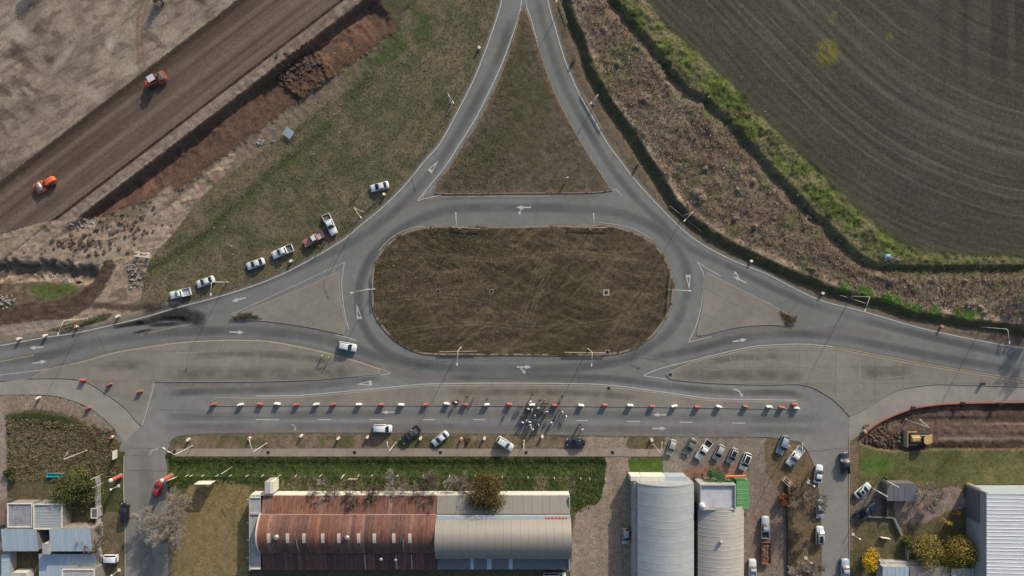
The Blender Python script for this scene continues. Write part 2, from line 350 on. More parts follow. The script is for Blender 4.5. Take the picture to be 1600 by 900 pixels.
C[dry] = (mixc(c3(n3*.55+n5*.3+n2*.15), (88,76,63), (110,95,79))*(.72+.2*n5[..., None]+.34*n4[..., None]))[dry]; paint(ss(9, 0, np.abs(dA-3)+wig3*.6)*dry*.95, mixc(n4, (142,122,102), (170,148,124)))
paint(dry*ss(.42, .62, fbm(px, py, 34, 123))*.8*(n3*1.5), rgb(84,70,61)); paint(dry*ss(.5, .7, fbm(px, py, 48, 223))*.5, rgb(112,104,90)); paint(bush*.9, mixc(n4, (96,85,78), (128,116,107))); paint(dry*ss(.62, .72, fbm(px, py, 26, 127))*.7, rgb(86,88,56))
paint((np.abs(dA-3) < 8)*(px > 1310)*(px < 1530)*ss(.4, .55, n2), mixc(n4, (58,84,34), (86,112,46)))
grn = (dB > -10+wig3) & (px > 900); C[grn] = (mixc(c3(n3*.6+n2*.4), (62,73,38), (92,101,54))*(.66+.34*n5[..., None]+.3*n4[..., None]))[grn]
paint(grn*ss(-30, -44, dF+wigg*1.4)*.7*(px < 1400), mixc(n3, (84,74,62), (112,100,84))*(.75+.5*n4)[..., None]); paint(grn*ss(.48, .62, fbm(px, py, 26, 225))*.75, mixc(n4, (90,82,64), (112,102,80))); paint(grn*ss(.55, .66, fbm(px, py, 16, 227))*.6, rgb(54,60,34)); low = (px > 1380) & (py > 405) & (dA > 10); paint(low*(dB > -32)*.7*ss(-34, -8, dB), mixc(n3, (66,68,42), (92,86,58)))
fm = ss(-3, 3, dF+wig3*.7)*(px > 940)
d1_ = (px-1007)*.701-py*.713; d2_ = 403-py; kk = 170.; hh_ = np.clip(.5+.5*(d2_-d1_)/kk, 0, 1); U = d2_*(1-hh_)+d1_*hh_-kk*hh_*(1-hh_); ang = fbm(px, py, 200, 131)*3; fs_ = vnoise(U+ang*4, sF*0, 3.1, 141)*.22+vnoise(U+ang*3, px*.004, 7.5, 143)*.2+fbm(px, py, 50, 149)*.28+vnoise(U*1.0+ang*6, px*.05+py*.05, 2.4, 147)*.3
fc = mixc(c3(fs_*.8+n1*.2), (63,58,52), (78,73,66))*(.74+.44*n4[..., None])
for d0, wd_, a in ((148,6,.45),(163,3,.4),(178,7,.35),(206,2.5,.45),(238,2.5,.4),(96,2,.4),(112,2,.35),(60,2.5,.3),(270,2,.4),(300,2,.35),(84,2,.3)):
    q = np.abs(U+ang*2-3-d0); fc = fc+((ss(wd_, wd_*.35, q)*a*(.35+n3))[..., None])*(rgb(106,99,92)-fc)
vert = ss(1380, 1470, px)*ss(190, 40, py); fv_ = mixc(c3(vnoise(px, py*.01, 9, 151)), (56,51,47), (72,66,60))*(.88+.24*n4[..., None]); fc = fc*(1-vert[..., None]*.75)+fv_*vert[..., None]*.75
og2 = ss(.42, .62, fbm(px, py, 130, 155)); fc = fc*(1-.5*og2[..., None])+.5*og2[..., None]*fc*(np.array([.93, 1.03, .9]))
paint(fm, fc); yl = np.maximum(blob(1288,84,24,26,.7), np.maximum(blob(1297,30,10,14,.6)*.6, blob(1385,60,7,8)*.8)); paint(fm*yl*.95*ss(.35, .6, fbm(U*2.2, px*.25+py*.25, 7, 153)), mixc(n4, (92,92,32), (118,112,40)))
paint(fm*ss(18, 0, dF+wig3)*.5*(n3*1.6), rgb(70,78,44))
# islands
ov = inside(OVAL); nt_ = inside(N_TRI)
sw = fbm(px*.6+py*.1, py*3.4+18*np.sin(px/90), 40, 161); sw2 = fbm(px*2.2, py*2.2, 22, 163)
oc = mixc(c3(sw*.6+n3*.4), (62,54,43), (88,78,62))*(.7+.3*n4[..., None]+.25*n5[..., None]); og = ss(.48, .66, fbm(px, py, 90, 165)); oc = oc*(1-.55*og[..., None])+.55*og[..., None]*mixc(n3, (42,45,28), (66,63,42))
C[ov] = oc[ov]
for k_, (a_, b__) in enumerate(((.15,1.),(-.35,1.),(.6,1.),(-.08,1.),(-.8,1.))):
    u_ = px*math.cos(a_)+py*math.sin(a_)+14*np.sin(py/70+k_); w2_ = -px*math.sin(a_)+py*math.cos(a_)+18*np.sin(px/95+k_*2); q_ = fbm(u_*.35, w2_*5.5, 26, 261+k_, 3); paint(ov*ss(.6, .72, q_)*.26*ss(.35, .6, fbm(px, py, 70, 271+k_)), mixc(n4, (104,93,72), (128,114,90))); paint(ov*ss(.38, .28, q_)*.2, rgb(44,42,30))
for tr_ in ([(812,500),(824,470),(832,440),(846,410),(870,390)], [(826,506),(836,476),(846,446),(862,420)], [(600,470),(680,462),(760,470),(820,500)], [(900,365),(930,400),(985,425),(1040,430)], [(620,520),(720,505),(840,512),(960,500),(1010,480)], [(640,375),(700,400),(790,405),(900,395),(1000,410)]):
    for o_ in (-2.6, 2.6): paint(ov*ss(1.5, .5, np.abs(pdist(smooth(tr_))[0]*1.0-2.6)+(n5-.5)*.8)*.12, rgb(128,116,94))
    
C[nt_] = (mixc(c3(n2*.35+n3*.3+sw2*.35), (68,62,53), (92,84,72))*(.66+.4*n4[..., None]+.28*n5[..., None]))[nt_]; paint(nt_*ss(.52, .68, fbm(px, py, 80, 167))*.6, mixc(n3, (58,58,36), (80,76,50)))
paint(nt_*ss(6, 0, np.abs(pdist(N_TRI, closed=True)[0]-4))*.5*n3*1.5, rgb(112,92,74))
# south side
so_ = (py > 628) & ~inroad
C[so_] = (mixc(c3(n2*.5+n3*.5), (92,80,64), (82,78,56))*(.76+.44*n4[..., None]))[so_]
def zone(poly, c0, c1, a=1., sh=5, nz=None, edge=0.):
    m = inside(smooth(poly, True), px+wig3*edge, py+(n5-.5)*8*edge).astype(float); nz = n3*.6+n2*.4 if nz is None else nz
    paint(m*a, mixc(c3(nz), c0, c1)*(.78+.3*n4+.14*n5)[..., None]); return m
zone([(-60,617),(67,618),(100,623),(135,636),(160,653),(182,676),(188,690),(150,676),(110,650),(60,640),(0,650),(-60,650)], (112,98,86), (134,120,106), edge=.6)
zone([(-60,630,1),(6,640),(8,900),(8,960,1),(-60,960,1)], (126,112,102), (140,126,115), edge=.4)
zone([(14,655),(50,645),(100,648),(140,662),(170,680),(184,720),(180,745),(100,750),(20,748),(10,700)], (72,72,50), (106,98,75), edge=1)
paint(blob(75,660,75,16,.15)*so_*1.5, mixc(n3, (44,52,28), (60,64,36))); paint(blob(150,690,35,22,.6)*1.3*(n2 > .45), mixc(n3, (62,54,46), (98,80,64)))
zone([(184,700),(196,712),(195,800),(160,800),(160,720)], (56,62,36), (78,78,50), edge=.3)
zone([(160,800,1),(196,800,1),(196,960,1),(160,960,1)], (78,72,52), (110,98,80))
gs = zone([(262,714,1),(946,714,1),(946,735),(938,780),(900,800),(890,770,1),(700,768,1),(420,768,1),(390,758),(300,760),(262,772,1)], (46,60,30), (74,84,46), edge=.5)
zone([(300,756),(360,752),(392,760,1),(388,900,1),(386,960,1),(262,960,1),(268,880),(276,820)], (104,92,62), (126,110,78), nz=fbm(px*2, py*.3, 12, 171)*.5+n3*.5, edge=.6)
zone([(262,772),(285,772),(276,830),(264,960)], (84,78,54), (112,100,78))
paint((py > 744+wig3)*(py < 772)*(px > 420)*(px < 900)*.75*ss(.38, .6, n2), mixc(n3, (98,88,66), (124,112,92)))
zone([(264,683,1),(300,681),(400,678),(700,679),(900,682),(930,683),(945,700,1),(700,701),(264,703,1)], (98,84,68), (122,106,88), edge=.5); paint((py > 680)*(py < 700)*(px > 268)*(px < 930)*.7*ss(.5, .62, fbm(px, py, 30, 181)), mixc(n3, (56,66,34), (82,84,50)))
zone([(900,682,1),(985,684),(1000,700),(985,716),(990,745,1),(990,960,1),(890,960,1),(898,810),(935,785),(946,745),(946,714,1),(905,700)], (122,108,95), (146,131,116), nz=n3*.5+fbm(px*.6+py*.2, py*.2-px*2, 30, 183)*.5, edge=.3)
zone([(980,716,1),(1042,716,1),(1042,742,1),(984,742,1)], (56,78,34), (82,98,46), edge=.4)
zone([(984,684),(1040,684),(1040,702),(984,702)], (72,70,48), (100,90,68), edge=.6)
zone([(1040,683,1),(1210,684,1),(1206,720),(1190,740),(1170,748),(1110,745),(1060,745,1),(1036,745,1),(1036,716)], (108,101,93), (128,119,109), edge=.3)
zone([(1075,730),(1165,728),(1170,745),(1075,748)], (122,88,76), (140,106,92), a=.8, edge=.5)
zone([(1165,748),(1200,740),(1232,745,1),(1230,960,1),(1160,960,1)], (108,95,85), (130,115,103), nz=n3*.5+fbm(px*2, py*.3, 20, 187)*.5, edge=.4)
zone([(1200,684),(1240,686),(1266,710),(1275,740),(1282,800),(1283,960,1),(1230,960,1),(1226,790),(1205,750),(1196,720)], (88,76,58), (114,98,76), edge=.6)
zone([(1330,700),(1350,690),(1400,700),(1600,704),(1680,704,1),(1680,756,1),(1510,757,1),(1340,752)], (62,70,40), (108,102,68), nz=n2*.4+n3*.3+n1*.3, edge=.6); paint(blob(1372,725,34,18)*1.3, mixc(n3, (62,86,36), (86,106,50)))
zone([(1326,690),(1342,700),(1340,752),(1345,840),(1326,850)], (98,84,68), (116,100,82), edge=.4)
zone([(1340,752,1),(1515,757,1),(1515,960,1),(1332,960,1),(1334,830),(1345,800)], (76,74,50), (100,90,66), edge=.4)
zone([(1400,780),(1430,772),(1500,760,1),(1512,790),(1480,800),(1440,818),(1405,815)], (112,98,88), (138,122,112), edge=.8)
zone([(1330,800),(1385,790),(1384,808),(1340,812),(1328,822)], (96,88,82), (112,104,97)); zone([(1345,770),(1386,760),(1384,806),(1340,805)], (98,90,84), (110,102,95))
er = np.abs(py-690)
wk = zone([(1340,690,1),(1352,676),(1376,660),(1418,642),(1450,635),(1500,631),(1600,629),(1680,629,1),(1680,703,1),(1500,702),(1400,705),(1360,698)], (66,53,46), (100,82,72), nz=vnoise(px*.04, py, 5, 191)*.6+n3*.4, edge=.25)
paint(wk*(px < 1410)*.6*ss(.45, .65, fbm(px*.5+py, py*.5-px*3, 26, 195)), rgb(112,92,78)); paint(wk*ss(3, .8, np.abs(py-686+(n2-.5)*3))*(px > 1470)*.8, rgb(126,110,98)); paint(wk*ss(2.5, .8, np.abs(py-663+(n2-.5)*4))*(px > 1440)*.6, rgb(118,100,88))
# heights
Z += np.where(yard, .8, 0)*(1-ss(-1, 0, 0)) if False else 0
plat = (px < 620)*(nT < 430)
Z += plat*(ss(238, 224, nT)*.9 + ss(224, 232, nT)*(1-ss(346, 352, nT))*.35)*ss(-260, -150, sT)
Z += tren*tw*(-2.9*ss(345, 359, nT)*(1-ss(362, 1, (nT-0)*0+362))*0)
prof = np.where(nT < 355, ss(345, 355, nT), np.clip((nend-nT)/(nend-355), 0, 1)); Z -= np.where((nT > 344) & (nT < nend), prof*(1.9+.5*ss(.4, .6, n1))*tw, 0)
ribz = (.5+.5*np.sin(sT*2*math.pi/4.4+n3*3))*.16; Z += np.where(tren, tw*(ribz+(n3-.5)*.5), 0); Z += np.where(tren & heap, (n3*.6+n5*.5+n4*.35)*.85*tw, 0)
Z += np.where(bank, (n3-.5)*.22+(nst-.5)*.25, 0); Z -= ss(2.5, .5, np.abs(nT-326))*.25*works; Z += np.where(works, rib*.05+(stripe-.5)*.12, 0)
Z += np.where(wm, (n3-.5)*.2+(tk-.5)*.3, 0); Z += np.where(strip, (n3-.5)*.28, 0)
upA = ss(-13, 0, dA+wig3*.8+(fbm(px, py, 30, 205)-.5)*16)*(px > 860); dryz = (n3-.5)*.28+(n5-.5)*.12+(n2-.5)*.8+bush*.6
Z += upA*1.2+np.where(dry, dryz*ss(0, 8, dA), 0)-np.where(eastv, ss(-24, -14, dA)*.35*(1-ss(-14, -6, dA)), 0)
Z += ss(-26, -10, dB)*(1-ss(-9, 0, dB))*(px > 900)*-.75*(dA > 0); Z += ss(-9, 2, dB+wig3*.6+(n2-.5)*10)*(px > 900)*(.5-.2*ss(1330, 1420, px))*(1-ss(-14, 3, dF))+np.where(grn, ((n3-.5)*.2+(n5-.5)*.12)*(1-ss(-6, 2, dF)), 0)
Z += np.where(px > 940, ss(-3, 4, dF)*(1.2+(fs_-.5)*.16+(n4-.5)*.06-Z), 0)
Z += ov*(.2+(n3-.5)*.1+(sw-.5)*.18) + nt_*(.2+(n3-.5)*.14)
Z += gs*(-ss(716, 726, py)*(1-ss(732, 746, py))*.35+(n3-.5)*.14+(n5-.5)*.1)
Z += wk*(-.75*ss(1332, 1352, px)*ss(0, 5, py-pdist(REDKERB)[0]*0-628)*1+(vnoise(px*.04, py, 5, 191)-.5)*.5+(n3-.5)*.35)
rough = inside([(10,650),(180,670),(184,745),(12,750)]); Z += rough*((n3-.45)*.4+(n5-.5)*.16)
for pl in (ROAD, SERVICE, W_STREET, E_STREET, WLANE, ELANE): pass
hard = (inside(ROAD) | inside(SERVICE) | inside(W_STREET) | inside(E_STREET) | inside(WLANE) | inside(ELANE)) & ~ov & ~nt_
Z = np.where(hard, -.08, Z)
hd = np.minimum(pdist(nwS[::3])[0], pdist(neS[::3])[0]); Z = np.where(~hard & (hd < 9) & ~ov & ~nt_, np.minimum(Z, -.03+.02*np.maximum(0, hd-4)), Z)
C = np.clip(C, .004, .9)

def terrain_material(name, nscale, namp, bump):
    m = bpy.data.materials.new(name); m.use_nodes = True; t = m.node_tree; b = t.nodes['Principled BSDF']
    b.inputs['Roughness'].default_value = .95; b.inputs['Specular IOR Level'].default_value = .12
    a = t.nodes.new('ShaderNodeAttribute'); a.attribute_name = 'soil'; g_ = t.nodes.new('ShaderNodeNewGeometry'); n = t.nodes.new('ShaderNodeTexNoise')
    n.inputs['Scale'].default_value = nscale; n.inputs['Detail'].default_value = 5; n.inputs['Roughness'].default_value = .7; t.links.new(g_.outputs['Position'], n.inputs['Vector'])
    mr = t.nodes.new('ShaderNodeMapRange'); mr.inputs[1].default_value = .3; mr.inputs[2].default_value = .7; mr.inputs[3].default_value = 1-namp; mr.inputs[4].default_value = 1+namp
    t.links.new(n.outputs['Fac'], mr.inputs[0]); mx = t.nodes.new('ShaderNodeVectorMath'); mx.operation = 'SCALE'; t.links.new(a.outputs['Color'], mx.inputs[0]); t.links.new(mr.outputs[0], mx.inputs['Scale']); t.links.new(mx.outputs[0], b.inputs['Base Color'])
    bp = t.nodes.new('ShaderNodeBump'); bp.inputs['Strength'].default_value = bump; bp.inputs['Distance'].default_value = .12; t.links.new(n.outputs['Fac'], bp.inputs['Height']); t.links.new(bp.outputs[0], b.inputs['Normal'])
    return m
def fc_(a): return a[:-1, :-1] & a[1:, :-1] & a[:-1, 1:] & a[1:, 1:]
reg = np.zeros(px.shape, int)
reg[(dF > 0) & (px > 940)] = 1; reg[dry & (dF <= 0)] = 2; reg[works | bank] = 3; reg[yard] = 4; reg[tren] = 5; reg[ov] = 6; reg[nt_] = 7; reg[wk > 0] = 8
freg = reg[:-1, :-1].copy(); freg[fc_(hard)] = -1
idx = np.arange(nx*ny).reshape(ny, nx); quads = np.stack([idx[:-1, :-1], idx[:-1, 1:], idx[1:, 1:], idx[1:, :-1]], -1)
VT = np.stack([gx, gy, Z], -1).reshape(-1, 3); CT = np.concatenate([C, np.ones(C.shape[:2]+(1,))], -1).reshape(-1, 4)
TN = [('ground', 'dry brown and green grass ground round the junction', 2.6, .42, .6), ('ploughed_field', 'dark ploughed field with curved tyre tracks', 2.6, .3, .5), ('rough_slope', 'dry tussock grass slope and green weed strip beside the field', 2.4, .34, .6), ('works_road', 'compacted brown earth road under construction', 3, .24, .5), ('works_yard', 'pale scraped earth yard beyond the works road', 2.2, .24, .4), ('trench', 'red-brown earth trench beside the works road', 1.8, .25, .6), ('central_island', 'oval mown grass island in the middle of the roundabout', 2.6, .4, .6), ('splitter_island', 'triangular grass island between the two northern roads', 2.6, .4, .6), ('earthworks', 'dark churned earth strip behind the red kerb', 1.8, .3, .7)]
GROUND = {}
for k, (nm, lb, a1, a2, a3) in enumerate(TN):
    q = quads[freg == k]; used, inv = np.unique(q, return_inverse=True); inv = inv.reshape(-1, 4)
    me = bpy.data.meshes.new(nm); me.vertices.add(len(used)); me.vertices.foreach_set('co', VT[used].astype(np.float32).ravel())
    me.loops.add(inv.size); me.loops.foreach_set('vertex_index', inv.astype(np.int32).ravel()); me.polygons.add(len(inv)); me.polygons.foreach_set('loop_start', np.arange(0, inv.size, 4, dtype=np.int32))
    try: me.polygons.foreach_set('loop_total', np.full(len(inv), 4, dtype=np.int32))
    except Exception: pass
    me.update(calc_edges=True); me.polygons.foreach_set('use_smooth', np.ones(len(inv), bool))
    at = me.color_attributes.new('soil', 'FLOAT_COLOR', 'POINT'); at.data.foreach_set('color', CT[used].astype(np.float32).ravel()); me.materials.append(terrain_material(nm, a1, a2, a3))
    GROUND[nm] = struct(link(nm, me), lb)
# land beyond the traced area
fr = MB()
for (a, b_, c_, d_) in ((-3000, X0, -3000, 3000), (X1, 3000, -3000, 3000), (X0, X1, -3000, Y0), (X0, X1, Y1, 3000)):
    fr.add([(a, c_, -.1), (b_, c_, -.1), (b_, d_, -.1), (a, d_, -.1)], [(0, 1, 2, 3)])
struct(link('far_ground', fr.me('far_ground', M('far_land', D(84,76,58), 1, 0, .3, .05, spec=.1))), 'farmland reaching to the horizon')
def zat(x, y):
    i = int(round((x-X0)/(X1-X0)*(nx-1))); j = int(round((y-Y0)/(Y1-Y0)*(ny-1)))
    return float(Z[max(0, min(ny-1, j)), max(0, min(nx-1, i))])
def G(x, y, dz=0):
    p = P(x, y); z = zat(p.x, p.y)
    if z < -.07 and z > -.09: z = 0.0
    p.z = z+dz; return p
# ---------------- roads, islands, paint ----------------
def asphalt(name, c, spec=.3):
    m = M(name, c, .88, 0, .12, .5, .25, spec=spec, vdet=10, rnd=.045 if 'slab' in name else 0)
    t = m.node_tree; b = t.nodes['Principled BSDF']     # broad patchy ageing over the aggregate grain
    src = b.inputs['Base Color'].links[0].from_socket; g_ = t.nodes.new('ShaderNodeNewGeometry'); n = t.nodes.new('ShaderNodeTexNoise'); n.inputs['Scale'].default_value = .07; n.inputs['Detail'].default_value = 10; n.inputs['Roughness'].default_value = .72; t.links.new(g_.outputs['Position'], n.inputs['Vector'])
    mr = t.nodes.new('ShaderNodeMapRange'); mr.inputs[1].default_value = .32; mr.inputs[2].default_value = .68; mr.inputs[3].default_value = .84; mr.inputs[4].default_value = 1.12; t.links.new(n.outputs['Fac'], mr.inputs[0]); mx = t.nodes.new('ShaderNodeVectorMath'); mx.operation = 'SCALE'; t.links.new(src, mx.inputs[0]); t.links.new(mr.outputs[0], mx.inputs['Scale']); t.links.new(mx.outputs[0], b.inputs['Base Color'])
    return m
A1 = asphalt('asphalt_main', D(108,109,106)); A2 = asphalt('asphalt_service', D(116,116,112)); A3 = asphalt('asphalt_street', D(120,117,112))
CON = asphalt('concrete_lane', D(134,129,121)); SLAB = asphalt('concrete_slab', D(120,115,106))
KERB = M('kerb_concrete', D(137,129,118), .9, 0, .12, 1.2, .2); JOINT = M('joint_fill', D(106,101,93), .95, 0, .2, 1)
WHITE = M('road_paint_white', D(168,167,162), .7, 0, .22, 1.3, vdet=6); YEL = M('road_paint_yellow', D(152,136,100), .7, 0, .2, 1.3, vdet=6); FADED = M('road_paint_faded', D(158,150,136), .75, 0, .18, 1.2, vdet=6)
road = sheet('road', ROAD, 0, A1, 'grey asphalt roundabout road with its four arms')
serv = sheet('service_road', SERVICE, .006, A2, 'asphalt service road south of the roundabout')
wst = sheet('west_street', W_STREET, .012, A3, 'worn grey side street running south past the bare tree')
est = sheet('east_street', E_STREET, .012, A3, 'grey side street with cars parked on both sides')
wl = sheet('west_lane', WLANE, .018, CON, 'pale concrete lane curving to the west street')
el = sheet('east_lane', ELANE, .018, CON, 'pale concrete lane beside the red kerb')
# wear films on the asphalt (rubber, mud): real stains with their own outline
def film(name, c, amt, sc=.5):
    m = bpy.data.materials.new(name); m.use_nodes = True; t = m.node_tree; b = t.nodes['Principled BSDF']; b.inputs['Base Color'].default_value = (*c, 1); b.inputs['Roughness'].default_value = .8
    a = t.nodes.new('ShaderNodeAttribute'); a.attribute_name = 'wear'; g_ = t.nodes.new('ShaderNodeNewGeometry'); n = t.nodes.new('ShaderNodeTexNoise'); n.inputs['Scale'].default_value = sc; n.inputs['Detail'].default_value = 6; t.links.new(g_.outputs['Position'], n.inputs['Vector'])
    mr = t.nodes.new('ShaderNodeMapRange'); mr.inputs[1].default_value = .3; mr.inputs[2].default_value = .62; mr.inputs[3].default_value = (.15 if amt < .98 else .6)*amt; mr.inputs[4].default_value = amt; t.links.new(n.outputs['Fac'], mr.inputs[0])
    mu = t.nodes.new('ShaderNodeMath'); mu.operation = 'MULTIPLY'; t.links.new(a.outputs['Fac'], mu.inputs[0]); t.links.new(mr.outputs[0], mu.inputs[1])
    tr = t.nodes.new('ShaderNodeBsdfTransparent'); mx = t.nodes.new('ShaderNodeMixShader'); t.links.new(mu.outputs[0], mx.inputs[0]); t.links.new(tr.outputs[0], mx.inputs[1]); t.links.new(b.outputs[0], mx.inputs[2]); t.links.new(mx.outputs[0], t.nodes['Material Output'].inputs[0])
    return m
RUB = film('rubber_film', D(76,78,80), .5, .06); RUB2 = film('rubber_film_thin', D(84,86,88), .3, .08); MUD = film('mud_film', D(40,38,37), 1.0, .6); DUST = film('dust_film', D(128,119,108), .6, .35); PALE = film('pale_wear', D(116,116,114), .5, .3)
for L, wd_ in (([(800,25),(785,75),(762,125),(735,175),(707,222),(680,262),(645,302),(605,340),(560,372),(500,402),(420,436),(340,463),(250,489),(150,512),(60,533),(-50,548)], 2.6),
               ([(838,-10),(850,40),(868,100),(890,152),(920,205),(950,255),(985,300),(1030,345),(1075,385),(1130,412),(1200,446),(1280,480),(1360,503),(1460,528),(1600,560)], 2.2),
               ([(-50,572),(60,558),(150,535),(240,522),(330,517),(400,518),(470,524),(540,540),(600,560),(660,572),(760,577),(870,576),(960,566),(1010,545),(1050,513),(1070,470),(1074,430),(1060,392),(1020,354),(960,332),(880,325),(800,325),(720,326),(660,340),(610,370),(575,410),(562,450),(562,490),(585,535),(630,562),(700,573)], 2.8),
               ([(1010,560),(1080,547),(1150,530),(1220,522),(1300,525),(1380,540),(1480,560),(1600,580)], 2.4), ([(600,590),(520,600),(430,609),(330,611),(262,615)], 2.2), ([(700,590),(850,588),(960,592),(1050,604),(1150,613),(1230,614),(1270,625)], 2.0)):
    ribbon('tyre_wear', smooth(L), wd_, .012, RUB, road, alpha=True, ncol=6)
for L, wd_ in (([(258,652),(500,648),(800,646),(1100,652),(1290,655)], 2.6), ([(250,668),(500,666),(800,668),(1100,672),(1300,672)], 2.2)): ribbon('tyre_wear', smooth(L), wd_, .0125, RUB2, serv, alpha=True, ncol=6)
for L in ([(228,700),(229,800),(228,950)],): ribbon('tyre_wear', smooth(L), 4, .016, PALE, wst, alpha=True, ncol=6)
for L, wd_ in (([(222,484),(245,486),(275,490),(305,497),(322,503)], 4.6), ([(205,506),(240,501),(270,497),(300,500)], 1.6), ([(175,512),(200,507),(235,504)], 1.4), ([(230,508),(255,507),(285,505)], 1.2), ([(205,521),(240,514)], .8)): ribbon('mud_stain', smooth(L, step=3), wd_, .014, MUD, road, alpha=True, ncol=6)
for L, wd_ in (([(380,510),(430,510),(480,516),(530,528)], 1.6), ([(690,560),(800,559),(900,558),(960,556)], 2.0), ([(700,600),(800,598),(930,600)], 1.4), ([(690,308),(800,307),(940,306)], 1.6), ([(1060,545),(1100,530),(1180,515),(1260,515)], 1.4), ([(1260,520),(1320,515),(1400,528)], 2.2), ([(620,325),(660,312),(720,308)], 2.2), ([(600,575),(650,585),(720,592)], 2.5)): ribbon('dust_streak', smooth(L), wd_, .0135, DUST, road, alpha=True, ncol=6)
for L, o_, wd_ in ((nwS[4:-4], 1.5, 1.5), (neS[4:-4], -1.5, 1.5), (smooth(W_TOP), -3, 1.1), (smooth(E_TOP), -3, 1.1)): ribbon('dust_streak', offset_px(L, o_), wd_, .0145, DUST, road, alpha=True, ncol=4)
for L in ([(280,677),(450,674),(700,674.5),(900,677),(1180,680)], [(252,600),(400,600),(500,598)]): ribbon('dust_streak', smooth(L), 1.8, .0145, DUST, serv, alpha=True, ncol=4)
CRK = M('crack_seal', D(66,66,66), .7)
rk = random.Random(12)
def crack(L, par, wd_=.07, z=.0165):
    q = smooth(L, step=4); q = [(x+rk.uniform(-.7, .7), y+rk.uniform(-.7, .7)) for x, y in q]; ribbon('crack', q, [wd_*(.5+rk.random()) for _ in q], z, CRK, par)
for L in ([(1020,345),(1050,375),(1068,400),(1075,425)], [(700,590),(800,592),(930,596)], [(1040,565),(1000,560),(950,566)], [(590,545),(640,560),(700,565)], [(840,312),(835,352)], [(520,405),(505,440)], [(1250,470),(1230,490)], [(1450,515),(1440,570)], [(150,520),(165,550)], [(900,560),(905,602)]): crack(L, road)
for L in ([(300,650),(420,652),(520,650)], [(700,640),(705,676)], [(1000,640),(1003,680)], [(1280,640),(1250,690)], [(250,640),(330,642)]): crack(L, serv, .06, .0165)
for L in ([(190,703),(200,701),(225,700),(258,702)], [(196,735),(260,736)], [(197,712),(220,711)], [(1328,700),(1300,702),(1262,706)], [(240,780),(235,840),(242,890)]): crack(L, wst if L[0][0] < 900 else est, .09, .02)
zp = .02
def line(L, wd_=.16, m=WHITE, par=road, nm='edge_line', z=zp): return ribbon(nm, smooth(L), wd_, z, m, par)
line(LINE_NW, .2); line(LINE_NE, .2)
line([(821.5,-30),(822,5),(829,28),(837,55),(847,95),(862,135),(880,178),(905,225),(925,255),(938,275)], .16)
line([(817,-30),(814,8),(806,40),(798,62),(786,95),(768,135),(743,185),(718,225),(697,258),(670,292),(652,314)], .2)
line([(652,314),(668,309),(688,305.5)], .16); line([(660,312),(662,303),(672,299),(675,292),(684,290)], .12, FADED); line([(957,297),(963,296),(972,307)], .14)
line([(690,308),(760,306.5),(860,306.5)], .12, FADED)
line([(671,354),(650,355),(625,363),(604,378),(592,392)], .14, FADED); line([(935,347),(985,356),(1020,374)], .14, FADED)
line([(1090,410),(1100,430),(1099,455),(1095,482),(1088,508),(1076,534)], .16); line([(1090,409),(1106,420),(1126,431)], .16); line([(1076,534.5),(1095,530),(1112,526)], .16)
line([(538,410),(534,440),(536,470),(540,495),(545,514)], .16); line([(538,410),(520,418),(495,430),(460,446),(400,474),(360,492)], .14, FADED); line([(524,523),(540,527),(557,532)], .16)
line([(-50,593),(0,586)]+W_TOP+[(612,583)], .2, FADED); line([(612,583),(595,586),(560,589)], .16); line([(1005,587),(1020,580),(1045,572),(1080,563.5),(1125,552.5),(1170,542.5),(1200,539.5),(1255,537.5),(1300,541.5)], .18); line([(1300,541.5),(1340,548.5),(1375,555.5),(1450,569.5),(1537,583.5),(1600,593)], .18, YEL); line([(1005,587),(1025,590),(1042,592.5)], .16)
line([(-50,574),(0,565),(52,555)], .18, YEL); line([(220,524),(260,514),(300,506)], .14, YEL); line([(220,523.5),(232,521)], .12)
line([(242,597.5),(233,629),(222.5,664)], .16, WHITE, serv); line([(400,619),(470,617.5),(550,610.5),(625,603.5),(680,599.5),(800,598.5),(900,599.5),(950,601.5),(1000,607.5),(1050,614.5),(1100,621.5),(1137,623.5),(1200,624.5),(1246,625.5)], .2, WHITE, serv)
for a, b in ((400,436),(497,517),(577,599),(660,679),(739,759),(822,842),(899,919),(980,1001),(1062,1082),(1144,1165)):
    y = 655.5+max(0, a-800)*.0155; line([(a,y),(b,y+.3)], .22, WHITE, serv, 'lane_dash', .022)
def place(pts, cx, cy, ang, sc=1.0):
    c, s = math.cos(ang), math.sin(ang); return [(cx+(x*c-y*s)*sc, cy+(x*s+y*c)*sc) for x, y in pts]
AR = [(-11.5,-1.1),(2,-1.1),(2,-3.4),(11.5,0),(2,3.4),(2,1.1),(-11.5,1.1)]
BR = [(-1,1.5),(-6,3),(-8,9),(-10.4,8.2),(-8.6,14),(-3.6,10.4),(-6,9.6),(-4.4,4.6),(1,3)]
def arrow(cx, cy, deg, par=road, shape=AR, m=WHITE, nm='lane_arrow', sc=1.0): return sheet(nm, place(shape, cx, cy, math.radians(deg), sc), .024, m, parent=par)
CUR = [(-7,-4.5),(-2,-5),(3,-2),(5,2),(7,1.4),(6.5,7),(2,3.4),(3.4,2.6),(1.5,-.5),(-2.6,-3),(-7,-2.6)]
arrow(373,468,165); arrow(370,519,2); arrow(57,543,176); arrow(62,566,-9); arrow(1156,532,-9); arrow(607,644,180,serv,sc=.95); arrow(1031,648,180,serv,sc=.95); arrow(1030,669.5,0,serv,sc=.95)
arrow(818,324,180); sheet('lane_arrow', place(BR, 818, 324, 0, .85), .024, WHITE, parent=road)
arrow(819,573.5,0); sheet('lane_arrow', [(812,575),(815,575),(818,579),(820,578),(821,584),(816,582),(817.4,580.6)], .024, WHITE, parent=road)
arrow(1156,437,207); sheet('lane_arrow', place(BR, 1153, 435, math.radians(120), .75), .024, WHITE, parent=road)
